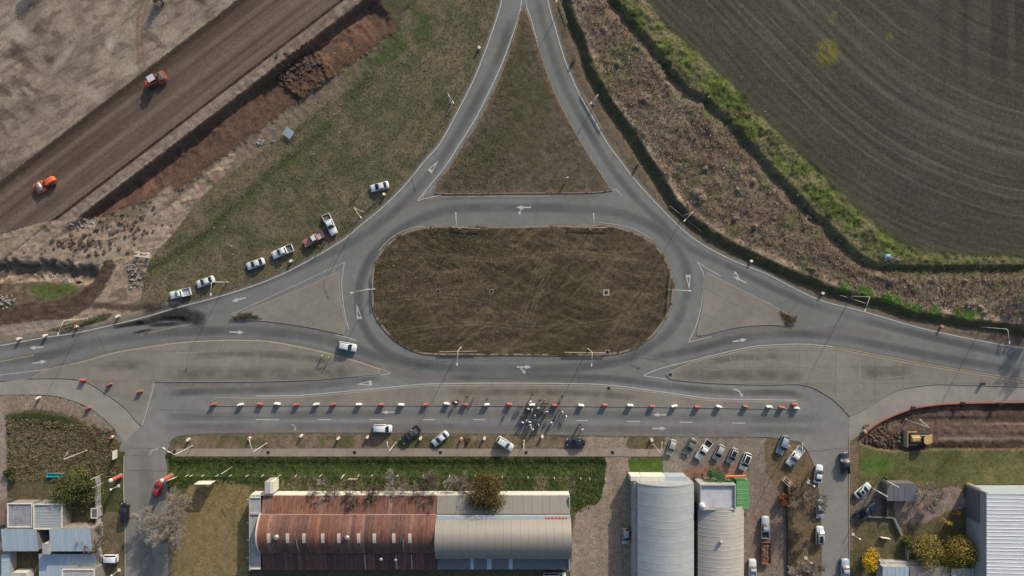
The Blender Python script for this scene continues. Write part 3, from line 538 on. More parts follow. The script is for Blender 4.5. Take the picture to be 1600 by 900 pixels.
sheet('lane_arrow', place(CUR, 1153, 613, 0, 1.1), .024, WHITE, parent=serv); sheet('lane_arrow', place(CUR, 240, 705, math.radians(-70), .9), .026, FADED, parent=wst); sheet('lane_arrow', place(CUR, 459, 667, math.radians(20), .7), .024, FADED, parent=serv)
def tri_mark(a, b, c, par=road):      # hollow give-way triangle: apex a, base b c
    A, B, C_ = (Vector((*q, 0)) for q in (a, b, c)); g_ = (A+B+C_)/3; o = [A, B, C_]; i_ = [g_+(q-g_)*.55 for q in o]
    i_ = [A+(g_-A)*.5, B+(g_-B)*.5, C_+(g_-C_)*.5]
    v = [P(q.x, q.y)+Vector((0, 0, .024)) for q in o+i_]; return part('give_way_triangle', fixn(mesh('give_way_triangle', v, [(0,1,4,3),(1,2,5,4),(2,0,3,5)], WHITE)), par)
tri_mark((685.5,250),(668,265.5),(674.5,271)); tri_mark((557,474.5),(557.5,499),(566,498)); tri_mark((1077,452),(1071,429.5),(1079.5,429.5)); tri_mark((556,600.5),(580.5,594),(581,602.5), serv)
ribbon('road_shadow_joint', smooth([(190,703),(200,701),(225,700),(258,702)]), .12, .02, JOINT, wst) if False else None

def slabbed(name, pts, label, ang, sx, sy, z=.13, seed=1):
    """raised island: bed, kerb and single cast slabs with open joints"""
    o = sheet(name, pts, z-.035, JOINT, label, depth=.12); kerb('kerb', pts, .22, -.03, z+.012, KERB, o)
    w_ = [P(x, y) for x, y in pts]; c, s = math.cos(ang), math.sin(ang)
    loc = [(p.x*c+p.y*s, -p.x*s+p.y*c) for p in w_]; xs = [p[0] for p in loc]; ys = [p[1] for p in loc]
    # shrink by kerb width
    area = sum(loc[i][0]*loc[(i+1) % len(loc)][1]-loc[(i+1) % len(loc)][0]*loc[i][1] for i in range(len(loc))); sg = 1 if area > 0 else -1
    vv = [Vector((x, y, 0)) for x, y in loc]; nn = normals2(vv, True); loc = [(q.x+n.x*sg*.24, q.y+n.y*sg*.24) for q, n in zip(vv, nn)]
    r = random.Random(seed); x = min(xs)
    while x < max(xs):
        dx = sx*(.8+.5*r.random()); y = min(ys)
        while y < max(ys):
            dy = sy; q = clip_rect(loc, x+.02, x+dx-.02, y+.02, y+dy-.02); y += dy
            if len(q) < 3: continue
            ar = abs(sum(q[i][0]*q[(i+1) % len(q)][1]-q[(i+1) % len(q)][0]*q[i][1] for i in range(len(q))))/2
            if ar < .15: continue
            dz = z+(r.random()-.5)*.012; v = [Vector((a*c-b*s, a*s+b*c, dz)) for a, b in q]
            fs = []
            for t in tessellate_polygon([v]):
                a, b, d_ = (v[i] for i in t); fs.append(t if (b-a).cross(d_-a).z > 0 else t[::-1])
            n = len(v); v2 = v+[p-Vector((0, 0, .05)) for p in v]; fs += [(i, (i+1) % n, n+(i+1) % n, n+i)[::-1] for i in range(n)] if sg < 0 else [(i, n+i, n+(i+1) % n, (i+1) % n) for i in range(n)]
            part('concrete_slab', mesh('concrete_slab', v2, fs, SLAB), o)
        x += dx
    return o
wi = slabbed('west_traffic_island', W_ISLE, 'large concrete traffic island west of the roundabout', 0, 7.5, 3.6, seed=4)
ei = slabbed('east_traffic_island', E_ISLE, 'large concrete traffic island east of the roundabout', 0, 8, 4.0, seed=5)
md_ = slabbed('median', MEDIAN, 'long concrete median carrying the row of red and white barriers', 0, 9, 6.0, seed=6)
slabbed('west_triangle_island', L_TRI, 'triangular concrete island on the west side of the oval', .5, 8, 5.5, seed=7)
slabbed('east_triangle_island', R_TRI, 'triangular concrete island on the east side of the oval', -.5, 8, 5.5, seed=8)
STN = film('slab_stain', D(90,84,77), .42, .35); SCF = film('slab_scuff', D(164,158,147), .55, .8)
for par, L, wd_ in ((wi, [(255,583),(330,584),(420,584),(510,583),(560,580)], 3.6), (wi, [(300,556),(380,552),(450,556),(530,566)], 2.2), (wi, [(150,575),(200,570),(240,572)], 3), (ei, [(1050,586),(1120,585),(1200,586),(1260,588)], 3.4), (ei, [(1330,582),(1370,582),(1430,580)], 4.2), (ei, [(1100,566),(1160,558),(1230,556)], 2), (ei, [(1330,610),(1350,618)], 3), (md_, [(930,612),(935,632)], 1.4), (md_, [(700,612),(900,614),(1000,622)], 2)): ribbon('stain', smooth(L), wd_, .152, STN, par, alpha=True, ncol=6)
for par, L in ((wi, [(270,553),(330,549),(400,549)]), (wi, [(425,550),(428,572)]), (wi, [(210,572),(250,574)]), (ei, [(1100,563),(1115,564),(1128,566)]), (ei, [(1085,568),(1105,577),(1130,578)]), (ei, [(1140,552),(1141,574)]), (ei, [(1178,548),(1178,574)]), (ei, [(1210,566),(1250,571),(1300,581)]), (ei, [(1300,552),(1303,580)]), (ei, [(1342,556),(1343,598)]), (ei, [(1315,612),(1340,600),(1360,620)]), (ei, [(1375,590),(1410,588),(1440,580)])): ribbon('scuff', smooth(L, step=3), .45, .1535, SCF, par, alpha=True, ncol=4)
kerb('kerb', OVAL, .55, -.06, .17, M('kerb_dusty', D(120,108,94), .9, 0, .25, .8), GROUND['central_island']); kerb('kerb', N_TRI, .3, -.06, .17, M('kerb_dusty'), GROUND['splitter_island'])
RKM = M('kerb_red', D(142,98,86), .85, 0, .25, .9)
kerb('kerb', REDKERB, .45, -.1, .17, RKM, el, closed=False, inward=-1)
kerb('kerb', [(195,712),(194,760),(196.5,830),(196.5,950)], .25, -.1, .13, KERB, wst, closed=False, inward=-1); kerb('kerb', [(1326,690),(1325.5,760),(1326,950)], .25, -.1, .13, KERB, est, closed=False, inward=1)
# footpath of cast panels with drain covers
fp = sheet('footpath', [(274,701),(300,700.5),(500,700),(700,700.5),(940,701),(1048,703),(1046,714),(940,713.5),(700,713.5),(500,713.5),(272,713.5)], .02, JOINT, 'concrete footpath along the grass strip')
FPM = M('footpath_concrete', D(136,122,110), .95, 0, .16, .6, .2, rnd=.06, vdet=8)
x = 275.
rp = random.Random(3)
while x < 1040:
    d_ = 12+rp.random()*10; y0 = 701.2+(rp.random()-.5)*.6
    if not (1038 < x): part('path_panel', mesh('path_panel', [P(x+.15,y0)+Vector((0,0,.045)), P(min(x+d_,1044)-.15,y0)+Vector((0,0,.045)), P(min(x+d_,1044)-.15,713)+Vector((0,0,.045)), P(x+.15,713)+Vector((0,0,.045)), P(x+.15,y0), P(min(x+d_,1044)-.15,y0), P(min(x+d_,1044)-.15,713), P(x+.15,713)], [(3,2,1,0),(0,1,5,4),(1,2,6,5),(2,3,7,6),(3,0,4,7)], FPM), fp)
    x += d_
# ---------------- buildings ----------------
def wall_block(par, name, x0, x1, y0, y1, z0, z1, mat):
    mb = MB().box(x0, x1, y0, y1, z0, z1); return part(name, mb.me(name, mat), par)
def sheets(par, nm, a0, a1, prof, n, mat, axis='x', rib=.05, jit=.0, seed=1, lap=.012):
    """roof made of single metal sheets laid side by side; prof = [(across, z)...]"""
    r = random.Random(seed); cuts = [a0]
    for i in range(1, n): cuts.append(a0+(a1-a0)*(i+(r.random()-.5)*.25)/n)
    cuts.append(a1); out = []
    for i in range(n):
        c0, c1 = cuts[i], cuts[i+1]; dz = lap*(i % 2)+(r.random()-.5)*jit; ww = c1-c0
        at = [(c0+.012, rib), (c0+.06, 0), (c0+.12, 0), (c1-.12, 0), (c1-.06, 0), (c1-.012, rib)]; vs = []; fs = []
        for b, z in prof:
            for a, h in at: vs.append((a, b, z+h+dz) if axis == 'x' else (b, a, z+h+dz))
        m = len(at)
        for k in range(len(prof)-1):
            for j in range(m-1): fs.append((k*m+j, k*m+j+1, (k+1)*m+j+1, (k+1)*m+j))
        me = mesh(nm, vs, fs, mat if not isinstance(mat, list) else mat[r.randrange(len(mat))]); fixn(me)
        if me.polygons and me.polygons[len(me.polygons)//2].normal.z < 0: me.flip_normals()
        me.polygons.foreach_set('use_smooth', [len(prof) > 2]*len(me.polygons)); o = part(nm, me, par); out.append(o)
    return out
def arc(b0, b1, z0, rise, n=9, z1=None):
    z1 = z0 if z1 is None else z1; return [(b0+(b1-b0)*t, z0+(z1-z0)*t+rise*4*t*(1-t)) for t in [i/(n-1) for i in range(n)]]
def gable_end(par, nm, pos, prof, mat, axis='x', th=.2, base=0.):
    vs = []; k = len(prof)
    for d_ in (0, th):
        for b, z in prof: vs.append((pos+d_, b, z) if axis == 'x' else (b, pos+d_, z))
        for b, z in prof: vs.append((pos+d_, b, base) if axis == 'x' else (b, pos+d_, base))
    fs = []
    for i in range(k-1):
        fs += [(i, i+1, k+i+1, k+i), (2*k+i, 3*k+i, 3*k+i+1, 2*k+i+1), (i, 2*k+i, 2*k+i+1, i+1)]
    fs += [(0, k, 3*k, 2*k), (k-1, 3*k-1, 4*k-1, 2*k-1)]
    return part(nm, fixn(mesh(nm, vs, fs, mat)), par)
def rust(name, c0, c1, sc, stretch):
    m = bpy.data.materials.new(name); m.use_nodes = True; t = m.node_tree; b = t.nodes['Principled BSDF']; b.inputs['Roughness'].default_value = .75; b.inputs['Specular IOR Level'].default_value = .3; MATS[name] = m
    g_ = t.nodes.new('ShaderNodeNewGeometry'); mp = t.nodes.new('ShaderNodeMapping'); mp.inputs['Scale'].default_value = stretch; t.links.new(g_.outputs['Position'], mp.inputs[0])
    n = t.nodes.new('ShaderNodeTexNoise'); n.inputs['Scale'].default_value = sc; n.inputs['Detail'].default_value = 8; n.inputs['Roughness'].default_value = .7; t.links.new(mp.outputs[0], n.inputs['Vector'])
    cr = t.nodes.new('ShaderNodeValToRGB'); cr.color_ramp.elements[0].position = .35; cr.color_ramp.elements[1].position = .7; cr.color_ramp.elements[0].color = (*c0, 1); cr.color_ramp.elements[1].color = (*c1, 1); t.links.new(n.outputs['Fac'], cr.inputs[0])
    oi = t.nodes.new('ShaderNodeObjectInfo'); mr = t.nodes.new('ShaderNodeMapRange'); mr.inputs[3].default_value = .82; mr.inputs[4].default_value = 1.18; t.links.new(oi.outputs['Random'], mr.inputs[0])
    mx = t.nodes.new('ShaderNodeVectorMath'); mx.operation = 'SCALE'; t.links.new(cr.outputs[0], mx.inputs[0]); t.links.new(mr.outputs[0], mx.inputs['Scale']); t.links.new(mx.outputs[0], b.inputs['Base Color'])
    w_ = t.nodes.new('ShaderNodeTexWave'); w_.inputs['Scale'].default_value = 4; return m
RED1 = rust('rusty_sheet', D(78,53,48), D(112,80,70), .9, (3, .5, 1)); RED3 = rust('rusty_sheet_orange', D(88,58,48), D(126,88,72), 1.3, (2, .3, 1)); RED4 = rust('rusty_sheet_dark', D(66,48,45), D(96,72,66), 1.1, (3, .4, 1)); RED2 = rust('rusty_sheet_pale', D(90,64,57), D(132,102,89), 1.0, (3, .5, 1))
BEI = M('beige_sheet', D(122,119,112), .5, .15, .06, .4, rnd=.03); GREYS = M('grey_sheet', D(156,160,158), .55, .2, .1, .5, rnd=.04); GREYW = M('warm_grey_sheet', D(168,163,152), .55, .15, .1, .5, rnd=.04); WHS = M('white_sheet', D(196,197,199), .5, .1, .05, .5, rnd=.03)
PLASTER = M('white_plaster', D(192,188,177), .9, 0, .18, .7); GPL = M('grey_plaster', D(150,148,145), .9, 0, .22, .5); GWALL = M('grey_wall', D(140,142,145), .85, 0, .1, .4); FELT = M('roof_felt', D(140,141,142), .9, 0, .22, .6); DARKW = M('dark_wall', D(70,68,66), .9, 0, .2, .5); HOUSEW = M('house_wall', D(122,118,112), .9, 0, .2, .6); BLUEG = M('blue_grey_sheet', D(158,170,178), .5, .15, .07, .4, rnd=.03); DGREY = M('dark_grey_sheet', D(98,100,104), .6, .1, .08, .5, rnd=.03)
VENT = M('galvanised', D(150,152,152), .45, .5, .1, 2); SKYL = M('skylight_panel', D(170,160,148), .4, 0, .1, 1); GREENR = M('green_sheet', D(84,132,84), .6, .05, .08, .5, rnd=.04)
def roof_vent(par, px_, py_, z, r=.45):
    mb = MB().lathe([(r*.5, -.4), (r*.5, .35), (r, .45), (r*1.05, .7), (r*.7, 1.0), (r*.2, 1.1)], 12); return part('roof_vent', mb.me('roof_vent', VENT, True), par, P(px_, py_, z))
X = lambda p, z=0: P(p, 450, z).x
Y = lambda p, z=0: P(800, p, z).y
# --- long workshop with the rusty roof
b1 = thing('rusty_roof_workshop', 'long workshop with rusty red arched metal roof and white north wall', 'building', P(540, 830))
b1.location = (0, 0, 0)
xa, xb, xc = X(409, 4), X(682, 4.5), X(389, 4)
yN, yA, yB, yS = Y(773, 3), Y(803.5, 4.4), Y(865, 5), Y(889, 3)
wall_block(b1, 'wall', xc, xb-.02, yN-.25, yN, 0, 3.05, PLASTER)
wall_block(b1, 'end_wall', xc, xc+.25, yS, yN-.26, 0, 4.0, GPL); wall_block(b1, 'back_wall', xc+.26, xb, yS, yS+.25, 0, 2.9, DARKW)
sheets(b1, 'roof_sheet', xa, xb, [(yN-.2, 3.05), (yA+.05, 4.4)], 40, [RED1, RED3, RED2, RED3], seed=2)
sheets(b1, 'roof_sheet', xa, xb, arc(yA, yB, 4.6, 2.6, 14), 40, [RED1, RED1, RED4, RED2, RED1, RED3], seed=3)
sheets(b1, 'roof_sheet', xa, xb, [(yB+.05, 4.3), (yS-.2, 3.0)], 40, [RED4, RED1, RED4], seed=4)
gable_end(b1, 'gable_trim', xa-.35, arc(yA+.2, yB-.1, 4.75, 2.7, 14), M('pale_trim', D(172,160,148), .8), th=.33)
wall_block(b1, 'flat_roof', xc+.26, xa-.36, yS+.26, yN-.26, 3.5, 3.7, FELT); wall_block(b1, 'parapet', xc+.26, xa-.36, Y(803, 4)-.2, Y(803, 4)+.25, 3.7, 4.0, GPL); wall_block(b1, 'parapet', xc+.26, xa-.36, yN-.5, yN-.27, 3.7, 3.98, PLASTER); wall_block(b1, 'parapet', xc+.26, xa-.36, yS+.27, yS+.5, 3.7, 3.98, PLASTER)
wall_block(b1, 'chimney', X(414, 4), X(422, 4), Y(771, 4), Y(753, 4), 0, 4.2, GPL); wall_block(b1, 'chimney_side', X(422.2, 4), X(427, 4), Y(771, 4), Y(753, 4), 0, 4.0, PLASTER)
wall_block(b1, 'ridge_flashing', xa, xb, yA-.12, yA+.14, 4.62, 4.7, M('flashing', D(170,140,122), .7, .1, .2, 1.5))
mid = (yA+yB)/2
def zarc(y, y0, y1, z0, rise): t = (y-y0)/(y1-y0); return z0+rise*4*t*(1-t)
for i, p_ in enumerate((420,449.5,475,504.5,529.5,560.5,585,615.5,640.5)):
    y0 = Y(838, 7)+.75; y1 = y0-2.3; x0 = X(p_, 7)-.38; pr = [(y0+(y1-y0)*t/4) for t in range(5)]; vs = []; fs = []
    for y in pr: z = zarc(y, yA, yB, 4.6, 2.6)+.07; vs += [(x0, y, z), (x0+.78, y, z), (x0, y, z-.06), (x0+.78, y, z-.06)]
    for k in range(4): a = k*4; fs += [(a, a+1, a+5, a+4), (a, a+4, a+6, a+2), (a+1, a+3, a+7, a+5)]
    part('skylight', fixn(mesh('skylight', vs, fs, SKYL)), b1)
roof_vent(b1, 433, 838, 7.1, .65); roof_vent(b1, 543.5, 838.5, 7.1, .6); roof_vent(b1, 596, 872, 4.1, .45); roof_vent(b1, 619, 873, 4.1, .4)
for p_ in ((465,838,467,864),(631,839,631,864)):
    L = []
    for t in range(6):
        y = Y(p_[1]+(p_[3]-p_[1])*t/5, 6); L.append((X(p_[0]+(p_[2]-p_[0])*t/5, 6), y, zarc(max(min(y, yA), yB), yA, yB, 4.6, 2.6)+.1))
    part('roof_pipe', MB().tube(L, .09, 6).me('roof_pipe', VENT), b1)
for p_ in (570, 619, 643): part('roof_pipe', MB().tube([(X(p_, 4), Y(866, 4), 4.3), (X(p_, 4), Y(888, 3), 3.15)], .1 if p_ != 619 else .2, 6).me('roof_pipe', M('pale_trim') if p_ != 619 else VENT), b1)
for p_ in (780, 816, 843.5, 871): part('beam_end', MB().cbox((xc-.35, Y(p_, 3), 3.2), .9, .15, .15).me('beam_end', PLASTER), b1)
# --- newer beige half
b2 = thing('beige_roof_workshop', 'newer workshop half with smooth beige arched roof beside the rusty one', 'building')
xb2, xe = X(682, 5), X(891, 5); ya2, yb2 = Y(811, 5.2), Y(873, 5.2)
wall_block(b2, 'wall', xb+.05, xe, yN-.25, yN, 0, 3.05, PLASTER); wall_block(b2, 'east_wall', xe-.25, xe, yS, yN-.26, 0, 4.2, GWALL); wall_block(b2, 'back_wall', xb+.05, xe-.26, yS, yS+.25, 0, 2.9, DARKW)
sheets(b2, 'roof_sheet', xb+.06, xe, [(yN-.2, 3.1), (Y(803, 4.6), 4.5)], 14, BEI, seed=5, rib=.03); sheets(b2, 'roof_sheet', xb2-.1, xe+.15, arc(ya2, yb2, 5.3, 3.1, 16), 16, BEI, seed=6, rib=.03)
wall_block(b2, 'gutter', xb2, xe, ya2+.02, Y(804, 4.6), 4.75, 5.25, M('blue_gutter', D(168,182,188), .5, .2, .08, .6)); gable_end(b2, 'gable', xb2-.12, arc(ya2, yb2, 5.25, 3.05, 16), GWALL, th=.2, base=3)
gable_end(b2, 'gable', xe-.02, arc(ya2, yb2, 5.25, 3.05, 16), GWALL, th=.15, base=3)
wall_block(b2, 'rear_roof', xb+.06, xe, yS, yb2-.03, 3.0, 3.3, DGREY)
for p_ in ((735,740),(761,768),(795,801)): wall_block(b2, 'roof_panel', X(p_[0], 3.3), X(p_[1], 3.3), yS+.05, yb2-.05, 3.31, 3.36, BLUEG)
ss_ = wall_block(b2, 'sign_strip', X(852, 5.3), X(886, 5.3), Y(808.8, 5.3)-.22, Y(808.8, 5.3)+.22, 5.26, 5.34, M('sign_red', D(176,92,92), .7)); 
for i in range(6):
    part('letter_block', MB().cbox((X(854.5+i*5.6, 5.35), Y(808.8, 5.35), 5.36), .34, .3, .02).me('letter_block', M('sign_pale', D(198,170,165), .7)), ss_)
# --- two halls on the right of the dirt drive
b3 = thing('grey_arched_hall', 'pale grey hall with ribbed arched roof next to the dirt drive', 'building')
x0, x1 = X(997, 6), X(1085, 6); yt, yb = Y(757, 6), Y(900, 6)-6
sheets(b3, 'roof_sheet', yb, yt, arc(x0, x1, 5.6, 2.6, 18), 17, GREYS, 'y', rib=.025, seed=8, lap=.006); wall_block(b3, 'wall', x0, x0+.25, yb, yt, 0, 5.6, GPL); wall_block(b3, 'wall', x1-.25, x1, yb, yt, 0, 5.6, GWALL); gable_end(b3, 'gable', yt, arc(x0, x1, 5.7, 2.6, 11), GWALL, 'y', th=.22)
wall_block(b3, 'parapet', X(988, 6), X(1042, 6), yt+.24, yt+1.3, 0, 3.9, PLASTER); wall_block(b3, 'parapet', X(1042.4, 6), X(1077, 6), yt+.24, yt+1.2, 0, 3.7, BLUEG); wall_block(b3, 'lean_to', x0-.7, x0-.02, yb, yt, 0, 4.2, GPL)
b4 = thing('warm_grey_hall', 'lower hall with warm grey ribbed roof and one roof vent', 'building')
x0, x1 = X(1091, 4.5), X(1163, 4.5); yt = Y(790, 4.5)
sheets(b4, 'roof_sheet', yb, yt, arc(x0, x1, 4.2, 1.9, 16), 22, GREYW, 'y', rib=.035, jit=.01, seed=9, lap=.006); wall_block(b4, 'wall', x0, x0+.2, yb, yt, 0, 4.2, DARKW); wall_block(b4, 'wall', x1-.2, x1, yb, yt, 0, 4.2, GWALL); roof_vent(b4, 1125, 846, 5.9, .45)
b5 = thing('flat_roofed_office', 'flat-roofed office with stained pale roof behind a white parapet', 'building')
x0, x1, yt, yb5 = X(1094, 6), X(1150, 6), Y(757, 6), Y(797, 6)
wall_block(b5, 'walls', x0+.3, x1-.3, yb5+.3, yt-.3, 0, 5.4, GWALL); wall_block(b5, 'roof_deck', x0+.3, x1-.3, yb5+.3, yt-.3, 5.41, 5.5, M('stained_deck', D(168,168,172), .8, 0, .2, .5, rnd=0, vdet=8))
for a in ((x0, x0+.28, yb5, yt), (x1-.28, x1, yb5, yt), (x0+.29, x1-.29, yt-.28, yt), (x0+.29, x1-.29, yb5, yb5+.28)): wall_block(b5, 'parapet', *a, 0, 6.05, GPL)
tk_ = MB().lathe([(.62, 5.5), (.66, 6.2), (.64, 7.0), (.3, 7.2), (.28, 7.35)], 14); part('water_tank', tk_.me('water_tank', M('tank_white', D(190,190,192), .6), True), b5, P(1098, 791, 0)*.96)
b6 = thing('green_roofed_annex', 'small annex with bright green metal roof and orange beam', 'building')
x0, x1, yt, yb6 = X(1150.5, 4.5), X(1171, 4.5), Y(750, 4.5), Y(794, 4.5)
wall_block(b6, 'walls', x0+.1, x1-.1, yb6+.1, yt-.1, 0, 4.2, M('green_wall', D(66,104,66), .8, 0, .1, .7)); sheets(b6, 'roof_sheet', yb6, yt, [(x0, 4.7), (x1, 4.35)], 6, GREENR, 'y', rib=.05, seed=10)
part('beam', MB().tube([P(1133, 744.5, 4.2), P(1165, 743.5, 4.2)], .22, 6).me('beam', M('orange_paint', D(205,102,62), .6)), b6); part('beam', MB().tube([P(1164, 748, 4.2), P(1169, 753, 4.2)], .2, 6).me('beam', M('tan_beam', D(170,140,110), .7)), b6)
# --- white ribbed warehouse bottom right
b7 = thing('white_roof_warehouse', 'big warehouse with white ribbed roof and grey side wall', 'building')
hx, hy = 7.2, 7.2
x0, yt, xr, yb7 = X(1541, 7.2), Y(772, 7.2), X(1541, 7.2)+24, Y(900, 7)-7
sheets(b7, 'roof_sheet', yb7, yt, [(x0, 7.3), (xr, 8.6)], 30, WHS, 'y', rib=.08, seed=11, lap=.03); wall_block(b7, 'side_wall', x0, x0+.3, yb7, yt, 0, 7.25, GWALL); wall_block(b7, 'end_wall', x0+.31, xr, yt-.3, yt, 0, 7.3, BLUEG); wall_block(b7, 'wall_rib', x0-.15, x0-.02, yt-7.5, yt-.4, 0, 5.0, DGREY)
wall_block(b7, 'trim', x0-.1, x0+.5, yt+.01, yt+.4, 0, 7.2, GPL)
for q in (0, 1): part('standpipe', MB().tube([P(1511+q*3, 755, 0), P(1511+q*3, 755, 0)+Vector((0, 0, 5))], .12, 8).me('standpipe', PLASTER), b7)
# --- small buildings
def flat_house(name, label, px0, px1, py0, py1, z, mat, wall=HOUSEW, slope=0., n=0, par=.0, ov=.15, cat='house', axis='y'):
    t = thing(name, label, cat); x0, x1, y1, y0 = X(px0, z), X(px1, z), Y(py0, z), Y(py1, z)
    wall_block(t, 'walls', x0+ov, x1-ov, y0+ov, y1-ov, -.1, z-.12-abs(slope)*.5, wall)
    if n: sheets(t, 'roof_sheet', x0 if axis == 'x' else y0, x1 if axis == 'x' else y1, [(y0, z-slope/2), (y1, z+slope/2)] if axis == 'x' else [(x0, z-slope/2), (x1, z+slope/2)], n, mat, axis, rib=.04, seed=int(px0))
    else: wall_block(t, 'roof', x0, x1, y0, y1, z-.11, z, mat)
    if par:
        for a in ((x0, x0+.22, y0, y1), (x1-.22, x1, y0, y1), (x0+.225, x1-.225, y1-.22, y1), (x0+.225, x1-.225, y0, y0+.22)): wall_block(t, 'parapet', *a, z+.01, z+par, PLASTER)
    return t
DIRTYR = M('dirty_roof', D(128,130,133), .9, 0, .4, .7, vdet=9)
flat_house('flat_roof_house', 'house with mottled dirty grey flat roof, leftmost behind the weeds', 12, 51, 786, 824, 3.2, DIRTYR, par=.25)
flat_house('corrugated_house', 'house with grey corrugated roof framed by a white parapet', 52.5, 98, 787, 827, 3.6, GREYS, HOUSEW, .3, 9, .25)
flat_house('blue_roof_house', 'house with pale blue metal roof at the left edge', 3, 59, 826, 862, 3.9, BLUEG, HOUSEW, .6, 9, axis='x'); flat_house('wide_roof_house', 'house with wide pale blue-grey roof under the bare branches', 78, 143, 826, 862, 4.9, BLUEG, HOUSEW, .5, 11, axis='x')
t = flat_house('low_extension', 'low blue-grey roofed extension shaded by the house north of it', 61, 151, 865.5, 905, 2.6, BLUEG, HOUSEW, .15, 14, axis='x'); flat_house('white_edged_block', 'white-edged roof block at the bottom edge beside the parked white car', 97, 148, 889, 915, 4.6, GPL, HOUSEW, par=.2)
flat_house('narrow_lean_to', 'narrow pale blue lean-to along the left edge', 2, 15, 866, 915, 2.6, BLUEG, GPL, 0, 5, axis='y', cat='shed'); flat_house('small_white_block', 'small pale roof block at the bottom left corner', 16, 40, 895, 915, 3, GPL, PLASTER, cat='shed'); flat_house('roof_tank_box', 'small grey box tank standing between two blue roofs', 66, 78, 849, 866, 5.0, GPL, PLASTER, cat='tank'); flat_house('brown_shed', 'rusty brown shed at the left edge beside the dirty flat roof', -4, 11, 783, 820, 2.6, M('brown_rust', D(112,92,80), .9, 0, .25, .6), DARKW, cat='shed')
t = flat_house('courtyard_pergola', 'white-framed box pergola in the dark courtyard', 142, 153, 794, 810, 2.2, M('pergola_dark', D(86,86,84), .8, 0, .2, 2), GPL, par=.06, cat='pergola')
flat_house('grey_carport', 'dark grey metal carport between the parked cars and the warehouse', 1386, 1432, 755, 783, 3.0, DGREY, M('carport_wall', D(90,88,86), .9), .3, 5, axis='x', cat='carport')  # walls below the carport roof in one even dark grey
flat_house('blue_roof_cottage', 'cottage with pale blue roof at the bottom edge by the yellow tree', 1379, 1420, 885, 915, 3.2, BLUEG, GPL, .2, 6, axis='x'); flat_house('brown_roof_cottage', 'brown flat-roofed block at the bottom edge beside the pale blue roof', 1422, 1484, 886, 915, 3.0, M('brown_felt', D(112,104,100), .9, 0, .2, .6), GPL); flat_house('grey_roof_cottage', 'grey-blue roofed block under the olive tree at the bottom edge', 1486, 1522, 888, 915, 3.1, GREYS, GPL, .2, 5, axis='x')
def garden_wall(label, L, h, th=.2, m=GPL):
    p = [P(x, y) for x, y in L]; nn = normals2(p, False); secs = [[(q.x+n.x*th/2, q.y+n.y*th/2, -.2), (q.x+n.x*th/2, q.y+n.y*th/2, h), (q.x-n.x*th/2, q.y-n.y*th/2, h), (q.x-n.x*th/2, q.y-n.y*th/2, -.2)] for q, n in zip(p, nn)]
    return tag(link('garden_wall', fixn(MB().loft(secs).me('garden_wall', m))), label, 'wall')
garden_wall('white wall between the houses and the west street verge', [(156,745),(157,800),(157,862)], 1.7, .35, GPL); garden_wall('low pale wall in front of the cottages at the bottom right', [(1370,877),(1482,879)], 1.6, 1.0, GPL); garden_wall('short wall beside the carport running to the garden', [(1382,745),(1382,805)], 1.5, .3, DARKW); garden_wall('pale garden wall curving past the dark blue pickup', [(1340,808),(1352,806),(1394,808)], .6, .3, HOUSEW); garden_wall('diagonal garden wall below the carport', [(1395,809),(1407,835)], .9, .5, HOUSEW); garden_wall('garden wall running down to the cottages', [(1415,845),(1416,874)], .9, .5, HOUSEW)
garden_wall('long low wall on the east verge of the dirt parking strip', [(1229,745),(1231,905)], .8, .16, DARKW)
garden_wall('low brick wall in front of the arched hall', [(987,742),(1040,742.5)], .7, .9, M('pinkish_brick', D(150,128,118), .9, 0, .25, 1.5))
# ---------------- trees ----------------
BARK = M('bark', D(84,74,66), .95, 0, .25, 3); TWIG = M('twig', D(134,126,118), .95, 0, .2, 2, spec=.2); TWIGD = M('twig_brown', D(108,98,88), .95, 0, .2, 2, spec=.2)
def leafmat(name, a, b):
    m = bpy.data.materials.new(name); m.use_nodes = True; t = m.node_tree; p = t.nodes['Principled BSDF']; p.inputs['Roughness'].default_value = .7; p.inputs['Specular IOR Level'].default_value = .2
    g_ = t.nodes.new('ShaderNodeNewGeometry'); cr = t.nodes.new('ShaderNodeValToRGB'); cr.color_ramp.elements[0].color = (*a, 1); cr.color_ramp.elements[1].color = (*b, 1); t.links.new(g_.outputs['Random Per Island'], cr.inputs[0]); t.links.new(cr.outputs[0], p.inputs['Base Color']); return m
def grow(base, h, spread, seed, depth=5, up=.45, trunk=.22):
    """branch skeleton: limbs (thick) and twigs (thin)"""
    r = random.Random(seed); limb = MB(); twig = MB(); tips = []
    def br(p, d, L, rad, k):
        pts = [p]; dd = d.copy(); n = 4 if k < 2 else 3
        for i in range(n):
            dd = (dd+Vector((r.gauss(0, .08), r.gauss(0, .08), r.gauss(0, .06)+.02))).normalized(); pts.append(pts[-1]+dd*L/n)
        rr = [max(.024, rad*(1-.55*i/n)) for i in range(n+1)]
        (limb if k < 3 else twig).tube(pts, rr, 6 if k == 0 else (4 if k < 3 else 3), cap=False)
        if k >= depth: tips.append(pts[-1]); return
        for i in range(r.choice((4, 4, 5)) if k else r.choice((6, 7))):
            a = r.random()*2*math.pi; t = .25+.75*r.random() if k else .55+.45*r.random(); j = min(n-1, int(t*n)); q = pts[j]+(pts[j+1]-pts[j])*(t*n-j)
            o = dd.orthogonal().normalized(); o = Matrix.Rotation(a, 3, dd) @ o; nd = (dd*(.75 if k else .6)+o*(.75+.3*r.random())*spread*(1.15 if k == 0 else .62)).normalized(); nd.z = nd.z*.8+up*.35
            br(q, nd.normalized(), L*((.95+.35*r.random()) if k == 0 else (.52+.2*r.random())), rr[min(j+1, n)]*.6, k+1)
    br(Vector((0, 0, -.15)), Vector((r.gauss(0, .06), r.gauss(0, .06), 1)).normalized(), h*.3, trunk, 0)
    return limb, twig, tips
